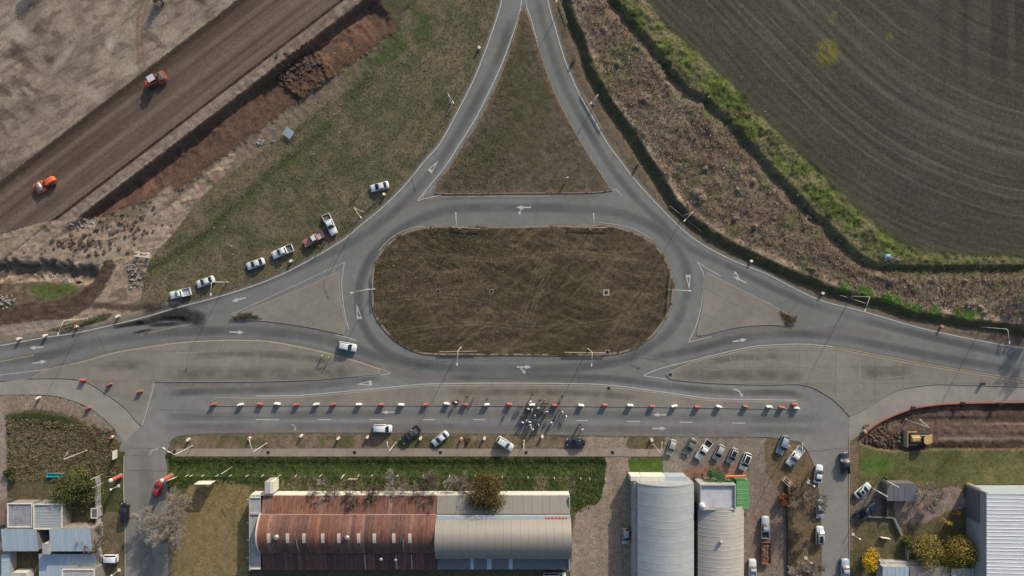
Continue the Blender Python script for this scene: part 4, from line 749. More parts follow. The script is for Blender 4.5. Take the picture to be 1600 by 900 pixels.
def bare_tree(label, pos, h, seed, spread=1., depth=5, mat=TWIG, trunk=.22, group='bare trees'):
    l, tw, _ = grow(None, h, spread, seed, depth, trunk=trunk); t = thing('bare_tree', label, 'tree', G(*pos), 0, group)
    part('trunk', l.me('trunk', BARK, True), t); part('crown', tw.me('crown', mat), t); return t
def leafy_tree(name, label, pos, h, rx, rz, n, a, b, seed, leaf=.28, lob=9, holes=.25, group=None):
    l, tw, _ = grow(None, h*.95, .9, seed, 3, trunk=.2); t = thing(name, label, 'tree', G(*pos), 0, group); part('trunk', l.me('trunk', BARK, True), t)
    r = np.random.RandomState(seed); c = []; 
    for i in range(lob): an = r.rand()*6.28; q = np.sqrt(r.rand())*rx*.72; c.append((q*np.cos(an), q*np.sin(an), h-rz*(.55+.9*r.rand()*(q/rx+.35)), rx*(.3+.25*r.rand())))
    vs = []; 
    for i in range(n):
        x, y, z, s_ = c[r.randint(lob)]; d_ = r.normal(size=3); d_ /= np.linalg.norm(d_); q = s_*(r.rand()**.33); o = np.array([x, y, z])+d_*q*np.array([1, 1, .8])
        u = r.normal(size=3); u /= np.linalg.norm(u); w_ = np.cross(u, d_+r.normal(size=3)*.6); w_ /= np.linalg.norm(w_)+1e-9; k = leaf*(.6+.8*r.rand()); vs += [o-u*k*.5, o+w_*k*.35, o+u*k*.5, o-w_*k*.35]
    V = np.array(vs); me = mesh('crown', V.tolist(), [(4*i, 4*i+1, 4*i+2, 4*i+3) for i in range(n)], leafmat(name+str(seed), D(*a), D(*b))); part('crown', me, t); return t
bare_tree('big bare grey tree with radiating twigs over the red car', (272,794), 13, 5, 1.25, 6, trunk=.3)
bare_tree('bare tree overhanging the pale blue house roof', (163,838), 7.5, 8, 1.1, 5, TWIGD)
for k, (lb, p_, h_, sd) in enumerate((('bare tree at the left end of the row before the rusty roof', (507,764), 6.5, 21), ('widest bare tree in front of the middle of the rusty roof', (566,764), 8.5, 23), ('slim pale bare tree between the two wide ones by the rusty roof', (623,755), 6, 25), ('bare tree before the right end of the rusty roof', (664,762), 8, 27), ('small bare tree just left of the round evergreen', (718,752), 5.5, 29))): bare_tree(lb, p_, h_, sd, 1.0, 5, TWIG if k % 2 == 0 else TWIGD, .14)
bare_tree('bare tree over the silver cars on the east street', (1256,778), 9, 33, 1.2, 5, TWIGD, .16); bare_tree('bare bush at the bottom of the east verge', (1246,878), 8, 35, 1.3, 5, TWIG, .15); bare_tree('low bare shrub at the south end of the east verge', (1262,893), 5.5, 36, 1.4, 5, TWIGD, .12); bare_tree('low bare shrub near the north end of the dark verge wall', (1244,762), 4.5, 38, 1.4, 5, TWIGD, .1); bare_tree('low bare shrub halfway down the dark verge wall', (1246,842), 4.5, 34, 1.4, 5, TWIGD, .1); bare_tree('bare grey tree beside the carport on the pale dirt', (1446,772), 7, 37, 1.2, 5, TWIG, .14); bare_tree('grey tree shape standing in for a machine at the works yard top edge', (258,8), 4.6, 39, 1.2, 5, TWIG, .3)  # the one at the works yard is a stand-in shape for a grey machine
bare_tree('bare tree on the far right edge of the east road', (1620,446), 10, 41, .9, 5, TWIGD, .3); bare_tree('second bare tree beyond the right edge of the east road', (1640,478), 11, 43, .9, 5, TWIGD, .3)
for k, (p_, h_) in enumerate((((1090,745),3.0),((1118,738),2.5),((1130,736),2.2))): bare_tree(('thorny bare shrub left of the parked cars\' brick apron', 'thorny bare shrub in the middle of the brick apron', 'thorny bare shrub at the right of the brick apron')[k], p_, h_, 50+k, 1.4, 4, TWIGD, .07, 'apron shrubs')
leafy_tree('evergreen_tree', 'round dark evergreen tree standing against the beige roof', (762,762), 8.5, 5.4, 4.6, 13000, (44,42,26), (106,92,50), 61, .3, 30)
leafy_tree('weeping_tree', 'green feathery tree between the weeds and the houses', (124,760), 5.5, 6.2, 3.2, 10000, (58,64,38), (108,108,64), 63, .3, 26); leafy_tree('weeping_tree', 'small dark green tree at the corner of the courtyard', (146,752), 6, 3, 3.2, 3500, (44,52,30), (80,88,48), 64, .28, 8)
leafy_tree('yellow_tree', 'small bright yellow tree at the bottom of the east street garden', (1352,872), 4.6, 2.9, 2.6, 3800, (130,108,30), (205,170,48), 65, .26, 9); leafy_tree('olive_tree', 'large olive-yellow tree beside the warehouse wall, right half', (1484,860), 6.5, 5.4, 4.0, 9500, (96,86,40), (168,146,72), 67, .28, 18); leafy_tree('olive_tree', 'large olive-yellow tree beside the cottages, left half', (1446,858), 5.5, 4.6, 3.2, 6000, (90,84,44), (156,138,72), 69, .28, 14); leafy_tree('palm_bush', 'loose green bush in the garden left of the olive tree', (1412,848), 3, 1.8, 1.6, 1200, (70,82,40), (116,120,60), 71, .3, 6)
leafy_tree('ivy_hedge', 'green ivy mass over the front of the flat-roofed office', (1108,750), 4.8, 3.4, 1.6, 4200, (48,80,44), (86,122,76), 73, .25, 8); leafy_tree('ivy_hedge', 'green ivy next to the green roof, right half', (1130,750), 4.8, 2.8, 1.6, 3200, (50,82,46), (86,122,76), 75, .25, 7); leafy_tree('rust_shrub', 'rust-coloured shrub at the end of the dirt parking strip', (1221,778), 2.6, 1.7, 2.0, 1600, (88,56,36), (128,84,54), 77, .25, 6); leafy_tree('brown_brush', 'brown brush heap of cut branches on the median by the crowd', (712,628), .9, 1.0, .8, 900, (70,56,46), (104,84,70), 79, .25, 4); leafy_tree('brown_brush', 'brown brush heap on the verge beside a white post', (730,688), .9, .9, .8, 800, (70,56,48), (96,76,64), 81, .25, 4)
leafy_tree('spiky_grass', 'rough green shrub at the fence corner by the brown shed', (20,742), 2, 1.8, 1.5, 1200, (46,52,30), (74,76,44), 83, .3, 5)
leafy_tree('added_shade_tree', 'unseen tree added beyond the top edge to shade the works yard', (72,-42), 6.5, 2.6, 3.2, 3000, (60,64,40), (96,92,60), 87, .3, 10)  # out-of-view tree, added for the shadow it throws on the yard
def weed_patch(label, pos, rx, ry, rot, n, a, b, seed):
    r = np.random.RandomState(seed); vs = []; c_, s_ = math.cos(rot), math.sin(rot)
    for i in range(n):
        q = math.sqrt(r.rand()); an = r.rand()*6.283; q *= .7+.3*math.sin(an*3+seed)+.2*math.sin(an*7); x, y = q*math.cos(an)*rx, q*math.sin(an)*ry; o = Vector((x*c_-y*s_, x*s_+y*c_, .1+.45*r.rand()*(1-q*.7))); u = Vector(r.normal(size=3)).normalized()*.16; w_ = u.orthogonal().normalized()*.06; vs += [o-u, o+w_, o+u, o-w_]
    t = thing('weed_patch', label, 'weeds', P(*pos)+Vector((0, 0, .1)), 0, 'weed patches on the islands'); part('leaves', mesh('leaves', vs, [(4*i, 4*i+1, 4*i+2, 4*i+3) for i in range(n)], leafmat('weeds%d' % seed, D(*a), D(*b))), t)
weed_patch('brown weed patch on the pointed west end of the west triangle island', (384,495), 4.2, 1.1, .05, 1500, (88,76,58), (138,122,98), 91); weed_patch('brown weed fringe on the rounded tip of the east triangle island', (1232,498), 2.6, 1.6, -.6, 1300, (92,80,62), (138,122,98), 93)
# ---------------- grass tufts (uncountable) ----------------
def tufts(name, label, mask, n, h, c0, c1, seed, blades=4, lean=.25):
    jj, ii = np.nonzero(mask); r = np.random.RandomState(seed); k = r.randint(len(jj), size=n); bx = gx[jj[k], ii[k]]+(r.rand(n)-.5)*RES; by = gy[jj[k], ii[k]]+(r.rand(n)-.5)*RES; bz = Z[jj[k], ii[k]]-.04
    vs = np.zeros((n, blades, 3, 3)); hh = h*(.5+r.rand(n, blades)); a = r.rand(n, blades)*6.283; q = .06+.1*r.rand(n, blades); la = r.rand(n, blades)*6.283; ll = lean*r.rand(n, blades)*h*2
    cx = bx[:, None]+(r.rand(n, blades)-.5)*.3; cy = by[:, None]+(r.rand(n, blades)-.5)*.3
    vs[..., 0, 0] = cx-np.cos(a)*q; vs[..., 0, 1] = cy-np.sin(a)*q; vs[..., 1, 0] = cx+np.cos(a)*q; vs[..., 1, 1] = cy+np.sin(a)*q; vs[..., 2, 0] = cx+np.cos(la)*ll; vs[..., 2, 1] = cy+np.sin(la)*ll; vs[..., 0, 2] = vs[..., 1, 2] = bz[:, None]; vs[..., 2, 2] = bz[:, None]+hh
    m = n*blades; me = bpy.data.meshes.new(name); me.vertices.add(m*3); me.vertices.foreach_set('co', vs.astype(np.float32).ravel()); me.loops.add(m*3); me.loops.foreach_set('vertex_index', np.arange(m*3, dtype=np.int32)); me.polygons.add(m); me.polygons.foreach_set('loop_start', np.arange(0, m*3, 3, dtype=np.int32)); me.update(calc_edges=True)
    me.materials.append(leafmat(name, D(*c0), D(*c1))); return tag(link(name, me), label, 'grass', None, 'stuff')
tufts('dry_grass', 'dry straw-coloured tussock grass on the slope beside the east road', dry & (dB < -8) & (dA > 2), 6000, .3, (104,94,82), (166,150,130), 1, 4, .9)
tufts('green_weeds', 'green weeds on the bank along the ploughed field', grn & (dF < 0), 1800, .2, (88,96,56), (122,128,78), 2, 4, .8); tufts('lawn_grass', 'short green grass along the footpath', gs > .5, 12000, .15, (50,66,30), (86,98,52), 3, 4, .8); tufts('rough_weeds', 'rough olive weeds behind the concrete lane', rough, 3000, .3, (84,80,56), (130,116,92), 4, 4, .9)
tufts('verge_grass', 'straw and olive grass tufts on the north-west verge', fld & (nT > nend+32) & ~hard & ~wm & (py < 470), 16000, .14, (72,68,48), (136,122,96), 6, 3, 1.2); tufts('island_grass', 'cut brownish grass on the oval island', ov, 14000, .1, (66,58,44), (122,108,84), 5, 3, 1.0)
# ---------------- vehicles ----------------
GLASS = M('car_glass', (.012, .015, .018), .08, 0, spec=.6); TYRE = M('tyre_rubber', (.02, .02, .02), .85); RIM = M('wheel_rim', (.35, .35, .36), .35, .7); LAMP = M('headlamp', (.6, .62, .62), .15); TAIL = M('tail_lamp', (.3, .02, .02), .25); PLAST = M('black_plastic', (.025, .025, .027), .6)
def paint_mat(name, c, rough=.35): return M('paint_'+name, c, rough, .0, .04, .8, coat=.6)
CP = dict(white=paint_mat('white', (.64,.69,.71)), offwhite=paint_mat('offwhite', (.62,.64,.64)), silver=paint_mat('silver', (.36,.38,.39)), grey=paint_mat('grey', (.16,.17,.18)), dark=paint_mat('dark', (.035,.04,.05)), black=paint_mat('black', (.012,.012,.014)), navy=paint_mat('navy', (.02,.03,.05)), blue=paint_mat('blue', (.25,.31,.38)), red=paint_mat('red', (.34,.03,.03)), salmon=paint_mat('salmon', (.42,.16,.12)), paleblue=paint_mat('paleblue', (.40,.46,.52)))
SPEC = dict(sedan=dict(L=4.5, W=1.78, f0=1.05, f1=.08, r1=-.95, r0=-1.75, z0=.93, zr=1.45, nose=.76, tail=.96), hatch=dict(L=4.0, W=1.74, f0=1.0, f1=.15, r1=-1.45, r0=-1.9, z0=.95, zr=1.5, nose=.78, tail=.98), suv=dict(L=4.5, W=1.86, f0=1.12, f1=.28, r1=-1.7, r0=-2.15, z0=1.02, zr=1.7, nose=.9, tail=1.05), van=dict(L=4.5, W=1.84, f0=1.5, f1=.72, r1=-2.1, r0=-2.2, z0=1.05, zr=1.86, nose=.88, tail=1.08), pickup=dict(L=5.3, W=1.88, f0=1.12, f1=.32, r1=-.72, r0=-.98, z0=1.1, zr=1.8, nose=.98, tail=1.1), single=dict(L=5.1, W=1.84, f0=1.0, f1=.4, r1=-.25, r0=-.45, z0=1.08, zr=1.74, nose=.95, tail=1.08))
def make_car(kind):
    s = SPEC[kind]; L, W = s['L'], s['W']; h = L/2; w_ = W/2; bed = kind in ('pickup', 'single'); gr = .22 if kind not in ('suv', 'pickup', 'single') else .32
    root = link('vehicle_proto_'+kind, None); back = (s['r0']-.06) if bed else -h
    def sec(x, hw, zb, zt): return [(x, -hw*.9, zb), (x, -hw, zb+.14), (x, -hw*1.0, (zb+zt)/2+.05), (x, -hw*.975, zt-.1), (x, -hw*.86, zt), (x, 0, zt+.025), (x, hw*.86, zt), (x, hw*.975, zt-.1), (x, hw, (zb+zt)/2+.05), (x, hw, zb+.14), (x, hw*.9, zb), (x, 0, zb)]
    st = [(h, .62, gr+.15, s['nose']-.22), (h-.06, .8, gr+.05, s['nose']-.1), (h-.25, .93, gr, s['nose']), (h-.6, .985, gr, s['nose']+.07), (s['f0']+.05, 1, gr, s['z0']-.01), (0, 1, gr, s['z0'])]
    st += [(back, 1, gr, s['z0'])] if bed else [(s['r0']+.3, 1, gr, s['z0']+.01), (-h+.35, .985, gr, s['tail']), (-h+.08, .9, gr+.04, s['tail']-.06), (-h, .75, gr+.14, s['tail']-.3)]
    b = MB().loft([sec(x, w_*k, zb, zt) for x, k, zb, zt in st]); z0, zr = s['z0']-.02, s['zr']; wb, wt = w_*.9, w_*.72
    def gs_(x, zt, k=1.): return [(x, -wb*k, z0), (x, -(wt+(wb-wt)*.3)*k, z0+(zt-z0)*.75), (x, -wt*k, zt-.03), (x, -wt*.8*k, zt), (x, 0, zt+.02), (x, wt*.8*k, zt), (x, wt*k, zt-.03), (x, (wt+(wb-wt)*.3)*k, z0+(zt-z0)*.75), (x, wb*k, z0)]
    f0, f1, r1, r0 = s['f0'], s['f1'], s['r1'], s['r0']; b.loft([gs_(f0, z0+.03, .94), gs_((f0+f1)/2, (z0+zr)/2+.05, .98), gs_(f1, zr-.02), gs_((f1+r1)/2, zr+.015), gs_(r1, zr-.03), gs_(r0, z0+.05, .95)])
    body = part('body', fixn(b.me('body', CP['white'], True)), root)
    for p in body.data.polygons: p.use_smooth = True
    body.data.materials.clear(); body.data.materials.append(None)
    def pane(nm, vs, fs): return part(nm, fixn(mesh(nm, vs, fs, GLASS)), root)
    e = .025; zm = (z0+zr)/2+.05
    def across(x, z, k): return [(x, -k, z), (x, 0, z+.03), (x, k, z)]
    pane('windscreen', across(f0-.03+e, z0+.07+e, wb*.92)+across((f0+f1)/2+e, zm+e+.02, wb*.88)+across(f1+.06+e, zr-.02+e, wt*.93), [(0,1,4,3),(1,2,5,4),(3,4,7,6),(4,5,8,7)]); pane('rear_window', across(r0+.06-e, z0+.14+e, wb*.86)+across(r1-.05-e, zr-.09+e, wt*.9), [(0,1,4,3),(1,2,5,4)])
    for sg in (-1, 1):
        y0 = (wb*.985+e)*sg; y1 = (wt+(wb-wt)*.3+e)*sg; y2 = (wt+.02+e)*sg; za = z0+(zr-z0)*.75; pane('side_window', [(f0-.42, y0, z0+.06), (f1-.08, y1, za), (f1-.16, y2, zr-.09), (r1+.1, y2, zr-.1), (r0+.22, y1, za-.06), (r0+.3, y0, z0+.09)], [(0, 1, 4, 5), (1, 2, 3, 4)])
        part('mirror', MB().cbox((f0-.35, (w_+.09)*sg, z0+.1), .14, .2, .13).me('mirror', PLAST), root)
        part('headlight', MB().cbox((h-.16, w_*.72*sg, s['nose']-.1), .2, .32, .12).me('headlight', LAMP), root); part('taillight', MB().cbox((-h+(.06 if not bed else .03), w_*.8*sg, s['tail']-.2), .12, .2, .24).me('taillight', TAIL), root)
        for wx in (h-.85, -h+.9):
            wr = .33 if not bed else .38; tw = MB(); tw.lathe([(wr*.6, -.1), (wr*.93, -.11), (wr, -.06), (wr, .06), (wr*.93, .11), (wr*.6, .1)], 14); m = tw.me('wheel', TYRE, True); m.transform(Matrix.Rotation(math.pi/2, 4, 'X')); wo = part('wheel', m, root, (wx, (w_-.1)*sg, wr)); rm = MB().lathe([(.01, -.09), (wr*.62, -.08), (wr*.62, .08), (.01, .09)], 12).me('rim', RIM); rm.transform(Matrix.Rotation(math.pi/2, 4, 'X')); part('rim', rm, wo)
    if bed:
        x1 = back-.02; x0 = -h; zt = s['z0']-.02; zf = zt-.36; q = MB(); q.box(x0, x1, -w_, -w_+.09, gr, zt); q.box(x0, x1, w_-.09, w_, gr, zt); q.box(x0, x0+.08, -w_+.091, w_-.091, gr+.1, zt-.01); q.box(x1-.08, x1, -w_+.091, w_-.091, gr, zt); q.box(x0+.081, x1-.081, -w_+.091, w_-.091, gr, zf-.03); cb = part('cargo_bed', q.me('cargo_bed', CP['white']), root); cb.data.materials.clear(); cb.data.materials.append(None)
        part('bed_liner', MB().box(x0+.082, x1-.082, -w_+.092, w_-.092, zf-.028, zf).me('bed_liner', PLAST), root)
    else: part('bumper', MB().cbox((-h+.04, 0, gr+.2), .12, W*.8, .16).me('bumper', PLAST), root)
    return root
PROTO = {k: make_car(k) for k in SPEC}
BEDM = dict(dark=M('bed_dark', (.03,.03,.032), .7), light=M('bed_light', (.42,.44,.45), .6), grey=M('bed_grey', (.13,.115,.11), .7), cargo=M('bed_cargo', (.3,.29,.28), .8))
def car(kind, px_, py_, hx_, hy_, colr, label, cat='car', group=None, bed='dark', roof=None, L=1.0, nm=None):
    ang = math.atan2(-hy_, hx_); r = copy_tree(PROTO[kind]); r.name = nm or {'pickup': 'pickup_truck', 'single': 'pickup_truck', 'van': 'van', 'suv': 'suv'}.get(kind, 'parked_car')
    p = G(px_, py_, .02); r.location = p; r.rotation_euler = (0, 0, ang); r.scale = (L, 1, 1); tag(r, label, cat, group)
    for o in r.children: 
        n = o.name.split('.')[0]
        if n in ('body', 'cargo_bed'): o.material_slots[0].link = 'OBJECT'; o.material_slots[0].material = CP[colr]
        if n == 'bed_liner': o.material_slots[0].link = 'OBJECT'; o.material_slots[0].material = BEDM[bed]
    s = SPEC[kind]
    if roof == 'pale':
        q = MB().box(s['r1']+.05, s['f1']-.08, -s['W']*.32, s['W']*.32, s['zr']+.018, s['zr']+.04); link('roof_panel', q.me('roof_panel', CP['white']), r)
    elif roof:
        q = MB().box(s['r1']+.15, s['f1']-.12, -s['W']*.27, s['W']*.27, s['zr']+.022, s['zr']+.05); link('roof_panel', q.me('roof_panel', M('roof_glass', (.02,.022,.025), .15)), r)
    return r
GV = 'cars parked on the west verge'; GS = 'vehicles by the service road'; GP = 'cars parked in front of the halls'; GE = 'vehicles on the east street'
car('sedan',594,292,-1,.25,'white','white sedan parked alone near the junction, beside a guard rail','car',GV); car('pickup',517,351,.42,.9,'white','white pickup standing crosswise to the verge beside the red one','pickup',GV,'grey'); car('pickup',491,373.5,-.87,.5,'salmon','faded red pickup with pale load bed on the west verge','pickup',GV,'light',roof='pale'); car('pickup',443,393,-.92,.4,'white','white pickup with dark grey bed left of the red pickup','pickup',GV,'grey'); car('sedan',401,412,-.94,.34,'white','white sedan between the white pickups on the west verge','car',GV); car('sedan',323,440,-.94,.34,'white','white sedan beside the street lamp on the west verge','car',GV); car('single',284,458.5,-.97,.22,'white','white pickup with pale bed, leftmost vehicle on the west verge','pickup',GV,'light')
car('suv',544,541,1,.2,'white','white suv driving on the west arm into the roundabout','car'); car('van',599,668.5,1,.03,'white','white van standing on the south edge of the service road','van',GS); car('pickup',642,678,-.78,.63,'navy','dark navy pickup parked nose-down on the south verge','pickup',GS,'grey'); car('sedan',688.5,684,-.77,.62,'white','white sedan on the south verge next to the dark pickup','car',GS); car('suv',789,692,.84,.54,'white','white car parked nose right on the south verge below the crowd','car',GS); car('sedan',900,690,-1,-.02,'navy','dark car parked along the service road edge right of the crowd','car',GS)
car('hatch',1048,698,-.3,.95,'silver','silver hatchback, leftmost of the row before the halls','car',GP); car('sedan',1077,697,-.5,.86,'grey','dark grey sedan, second of the row before the halls','car',GP); car('pickup',1098,702,-.58,.82,'white','white pickup with black bed in the row before the halls','pickup',GP); car('hatch',1122,706,-.46,.88,'silver','silver hatchback right of the white pickup in the row','car',GP); car('hatch',1143,711,-.42,.9,'silver','pale grey car with dark roof, second from right in the row','car',GP,roof=1); car('suv',1163,720,-.38,.92,'white','white car with black sunroof, rightmost of the row before the halls','car',GP,roof=1)
car('suv',1221,694,-.4,.92,'blue','blue-grey suv at the corner of the east street','car',GE,L=1.05); car('pickup',1240,712,-.63,.78,'white','white pickup with pale bed and open door at the east corner','pickup',GE,'light'); car('sedan',1277,739.5,.14,-1,'white','white sedan on the west side of the east street, northernmost','car',GE); car('pickup',1318,722,-.1,-1,'dark','dark pickup driving on the right side of the east street','pickup',GE); car('sedan',1346,765,.75,-.62,'white','white car with black roof at the garden entrance','car',GE,roof=1); car('pickup',1351,797,.86,-.5,'navy','dark blue pickup at the drive next to the carport','pickup',GE); car('sedan',1279,794,0,1,'silver','silver sedan under the bare tree on the east street','car',GE); car('suv',1279,835,0,-1,'offwhite','pale car with large dark roof on the east street','car',GE,roof=1); car('pickup',1318,888,0,-1,'paleblue','pale blue pickup at the bottom of the east street','pickup',GE,'light'); car('pickup',1194,822,0,-1,'paleblue','pale blue pickup with black bed on the dirt parking strip','pickup',None); car('hatch',977,836,0,1,'silver','silver hatchback on the dirt drive beside the grey hall','car'); car('van',866,899,1,0,'white','white minibus at the bottom edge below the beige roof','van',L=1.25); car('hatch',249,762,.22,-1,'red','red car under the big bare tree on the west street','car'); car('suv',198,799,0,-1,'black','black car parked on the west side of the west street','car'); car('van',173,871,-1,0,'white','white car parked on the drive in front of the houses','car')
# open door of the white pickup is part of a separate truck below: white flat-nosed truck
car('single',1174,888,0,-1,'offwhite','white truck with open hood at the bottom of the dirt strip','truck',None,'light',nm='white_truck')
for k in list(PROTO.values()):
    for ch in list(k.children):
        for g2 in list(ch.children): bpy.data.objects.remove(g2)
        bpy.data.objects.remove(ch)
    bpy.data.objects.remove(k)
# trailer with scrap
tr = thing('cargo_trailer', 'rust-red open trailer full of scrap behind the pale blue pickup', 'trailer', G(1195, 862), -math.pi/2)
RB = M('rust_red', D(122,76,58), .85, 0, .25, 1.5); q = MB(); L_, W_ = 2.6, 1.1
part('bed', MB().box(-L_, L_, -W_, W_, .6, .72).me('bed', RB), tr)
for a in ((-L_, L_, -W_, -W_+.06), (-L_, L_, W_-.06, W_), (-L_, -L_+.06, -W_+.061, W_-.061), (L_-.06, L_, -W_+.061, W_-.061)): part('side_board', MB().box(*a, .72, 1.2).me('side_board', RB), tr)
part('drawbar', MB().tube([(-L_, .4, .6), (-L_-1.1, 0, .55), (-L_, -.4, .6)], .05, 6).me('drawbar', PLAST), tr)
for sg in (-1, 1): wm_ = MB().lathe([(.1, -.1), (.36, -.1), (.36, .1), (.1, .1)], 12).me('wheel', TYRE); wm_.transform(Matrix.Rotation(math.pi/2, 4, 'X')); part('wheel', wm_, tr, (.3, (W_+.02)*sg, .36))
sc = MB()
for i in range(26): sc.cbox((R.uniform(-2, 1.6), R.uniform(-.8, .8), R.uniform(.8, 1.15)), R.uniform(.15, .6), R.uniform(.1, .35), R.uniform(.1, .25), R.random()*3)
tag(link('scrap_heap', sc.me('scrap_heap', M('scrap', D(120,104,94), .8, 0, .5, 3)), None, tr.location, -math.pi/2), 'heap of mixed scrap lying in the rust-red trailer', 'scrap', None, 'stuff')
# ---------------- construction machines ----------------
ORG = M('machine_orange', D(205,96,52), .5, 0, .12, 1.5); REDM = M('machine_red', D(176,74,58), .5, 0, .12, 1.5); YELM = M('machine_yellow', D(176,148,98), .55, 0, .15, 1.5); STEEL = M('worn_steel', D(132,130,128), .5, .5, .2, 1.5); CABW = M('cab_roof', D(178,180,182), .5)
def roller(px_, py_, hx_, hy_, label, m, cab, padfoot):
    t = thing('road_roller', label, 'roller', G(px_, py_), math.atan2(-hy_, hx_), 'road rollers on the works road')
    dm = MB(); dm.lathe([(.02, -1.05), (.74, -1.05), (.78, -1.0), (.78, 1.0), (.74, 1.05), (.02, 1.05)], 22); me = dm.me('drum', STEEL if not padfoot else M('dark_steel', D(70,68,66), .6, .4), True); me.transform(Matrix.Rotation(math.pi/2, 4, 'X')); d_ = part('drum', me, t, (1.75, 0, .78))
    if padfoot:
        pf = MB()
        for i in range(14):
            for j in range(6): a = i/14*2*math.pi+(j % 2)*.22; pf.cbox((math.cos(a)*.82, -.85+j*.34, math.sin(a)*.82), .12, .14, .12)
        part('pad', pf.me('pad', M('pad_tan', D(150,136,112), .8)), d_)
    fr = MB(); fr.box(.6, 2.75, -1.27, -1.1, .5, 1.0); fr.box(.6, 2.75, 1.1, 1.27, .5, 1.0); fr.box(2.58, 2.8, -1.09, 1.09, .55, 1.05); fr.box(.6, .8, -1.09, 1.09, .5, 1.1); part('drum_frame', fr.me('drum_frame', m), t); part('articulation', MB().box(.15, .62, -.3, .3, .5, 1.1).me('articulation', PLAST), t)
    b = MB(); b.loft([[(x, -y, .8), (x, -y, z-.15), (x, -y*.8, z), (x, y*.8, z), (x, y, z-.15), (x, y, .8)] for x, y, z in ((.1, .6, 1.5), (-.2, .72, 1.6), (-1.2, .72, 1.75), (-2.2, .66, 1.7), (-2.6, .5, 1.45))]); part('engine_hood', fixn(b.me('engine_hood', m)), t)
    for sg in (-1, 1): wm_ = MB().lathe([(.2, -.28), (.6, -.3), (.72, -.22), (.72, .22), (.6, .3), (.2, .28)], 18).me('wheel', TYRE, True); wm_.transform(Matrix.Rotation(math.pi/2, 4, 'X')); w2 = part('wheel', wm_, t, (-1.2, .98*sg, .72)); rm = MB().lathe([(.01, -.2), (.3, -.2), (.3, .2), (.01, .2)], 12).me('rim', m); rm.transform(Matrix.Rotation(math.pi/2, 4, 'X')); part('rim', rm, w2)
    if cab: c = MB(); c.box(-.75, .65, -.62, .62, 1.6, 2.75); part('cab', c.me('cab', GLASS), t); part('cab_roof', MB().loft([[(-.9, -.75, z), (.8, -.75, z), (.8, .75, z), (-.9, .75, z)] for z in (2.76, 2.92)]).me('cab_roof', CABW), t)
    else:
        part('seat', MB().box(-.3, .1, -.25, .25, 1.6, 2.0).me('seat', PLAST), t); part('handrail', MB().tube([(-.5, -.6, 1.6), (-.5, -.6, 2.3), (.4, -.6, 2.3), (.4, .6, 2.3), (-.5, .6, 2.3), (-.5, .6, 1.6)], .04, 6).me('handrail', m), t); part('steering_wheel', MB().tube([(.35+.16*math.cos(a), .16*math.sin(a), 2.0) for a in [i*math.pi/5 for i in range(11)]], .025, 5).me('steering_wheel', PLAST), t)
    return t
roller(77,288,-.86,.5,'orange road roller with plain steel drum, lower left on the works road', ORG, 0, 0); roller(246,128,.84,-.5,'red padfoot roller with pale cab roof, upper on the works road', REDM, 1, 1)
dz_ = thing('bulldozer', 'yellow bulldozer with its blade to the left on the dark earth strip', 'bulldozer', G(1437, 685), math.pi)
for sg in (-1, 1):
    tk2 = MB(); L2 = [(-2.1, .15), (-2.5, .5), (-2.1, .9), (1.7, .9), (2.1, .5), (1.7, .15)]; tk2.loft([[(x, sg*.85, z) for x, z in L2], [(x, sg*1.4, z) for x, z in L2]]); part('track', fixn(tk2.me('track', M('dark_steel', D(70,68,66), .6, .4))), dz_)
    part('push_arm', MB().tube([(.6, sg*1.55, .7), (3.2, sg*1.5, .7)], .12, 6).me('push_arm', YELM), dz_)
bl = MB().loft([[(3.3+.25*math.cos(z*2.2), y, z*1.35+.05) for z in (0, .33, .66, 1)]+[(3.5+.25*math.cos(z*2.2), y, z*1.35+.05) for z in (1, .66, .33, 0)] for y in (-2.0, 2.0)]); part('blade', fixn(bl.me('blade', M('blade_steel', D(150,138,118), .6, .3, .15, 2))), dz_)
part('chassis', MB().box(-2.3, 2.2, -.84, .84, .5, 1.15).me('chassis', YELM), dz_); part('engine_hood', fixn(MB().loft([[(x, -y, 1.15), (x, -y, z-.1), (x, -y*.7, z), (x, y*.7, z), (x, y, z-.1), (x, y, 1.15)] for x, y, z in ((.3, .6, 2.0), (1.0, .58, 1.95), (2.3, .52, 1.85))]).me('engine_hood', YELM)), dz_)
part('cab', MB().box(-1.6, .25, -.75, .75, 1.16, 2.7).me('cab', GLASS), dz_); part('canopy', MB().loft([[(x*k, y*k, z) for x, y in ((-1.2, -.95), (-.2, -1.0), (.2, -.5), (.2, .5), (-.2, 1.0), (-1.2, .95), (-1.7, .5), (-1.7, -.5))] for z, k in ((2.71, 1), (2.9, .96))]).me('canopy', YELM), dz_); part('ripper', MB().box(-2.9, -2.3, -1.0, 1.0, .6, 1.0).me('ripper', YELM), dz_); part('exhaust', MB().tube([(1.4, .3, 1.9), (1.4, .3, 2.6)], .07, 8).me('exhaust', PLAST), dz_)
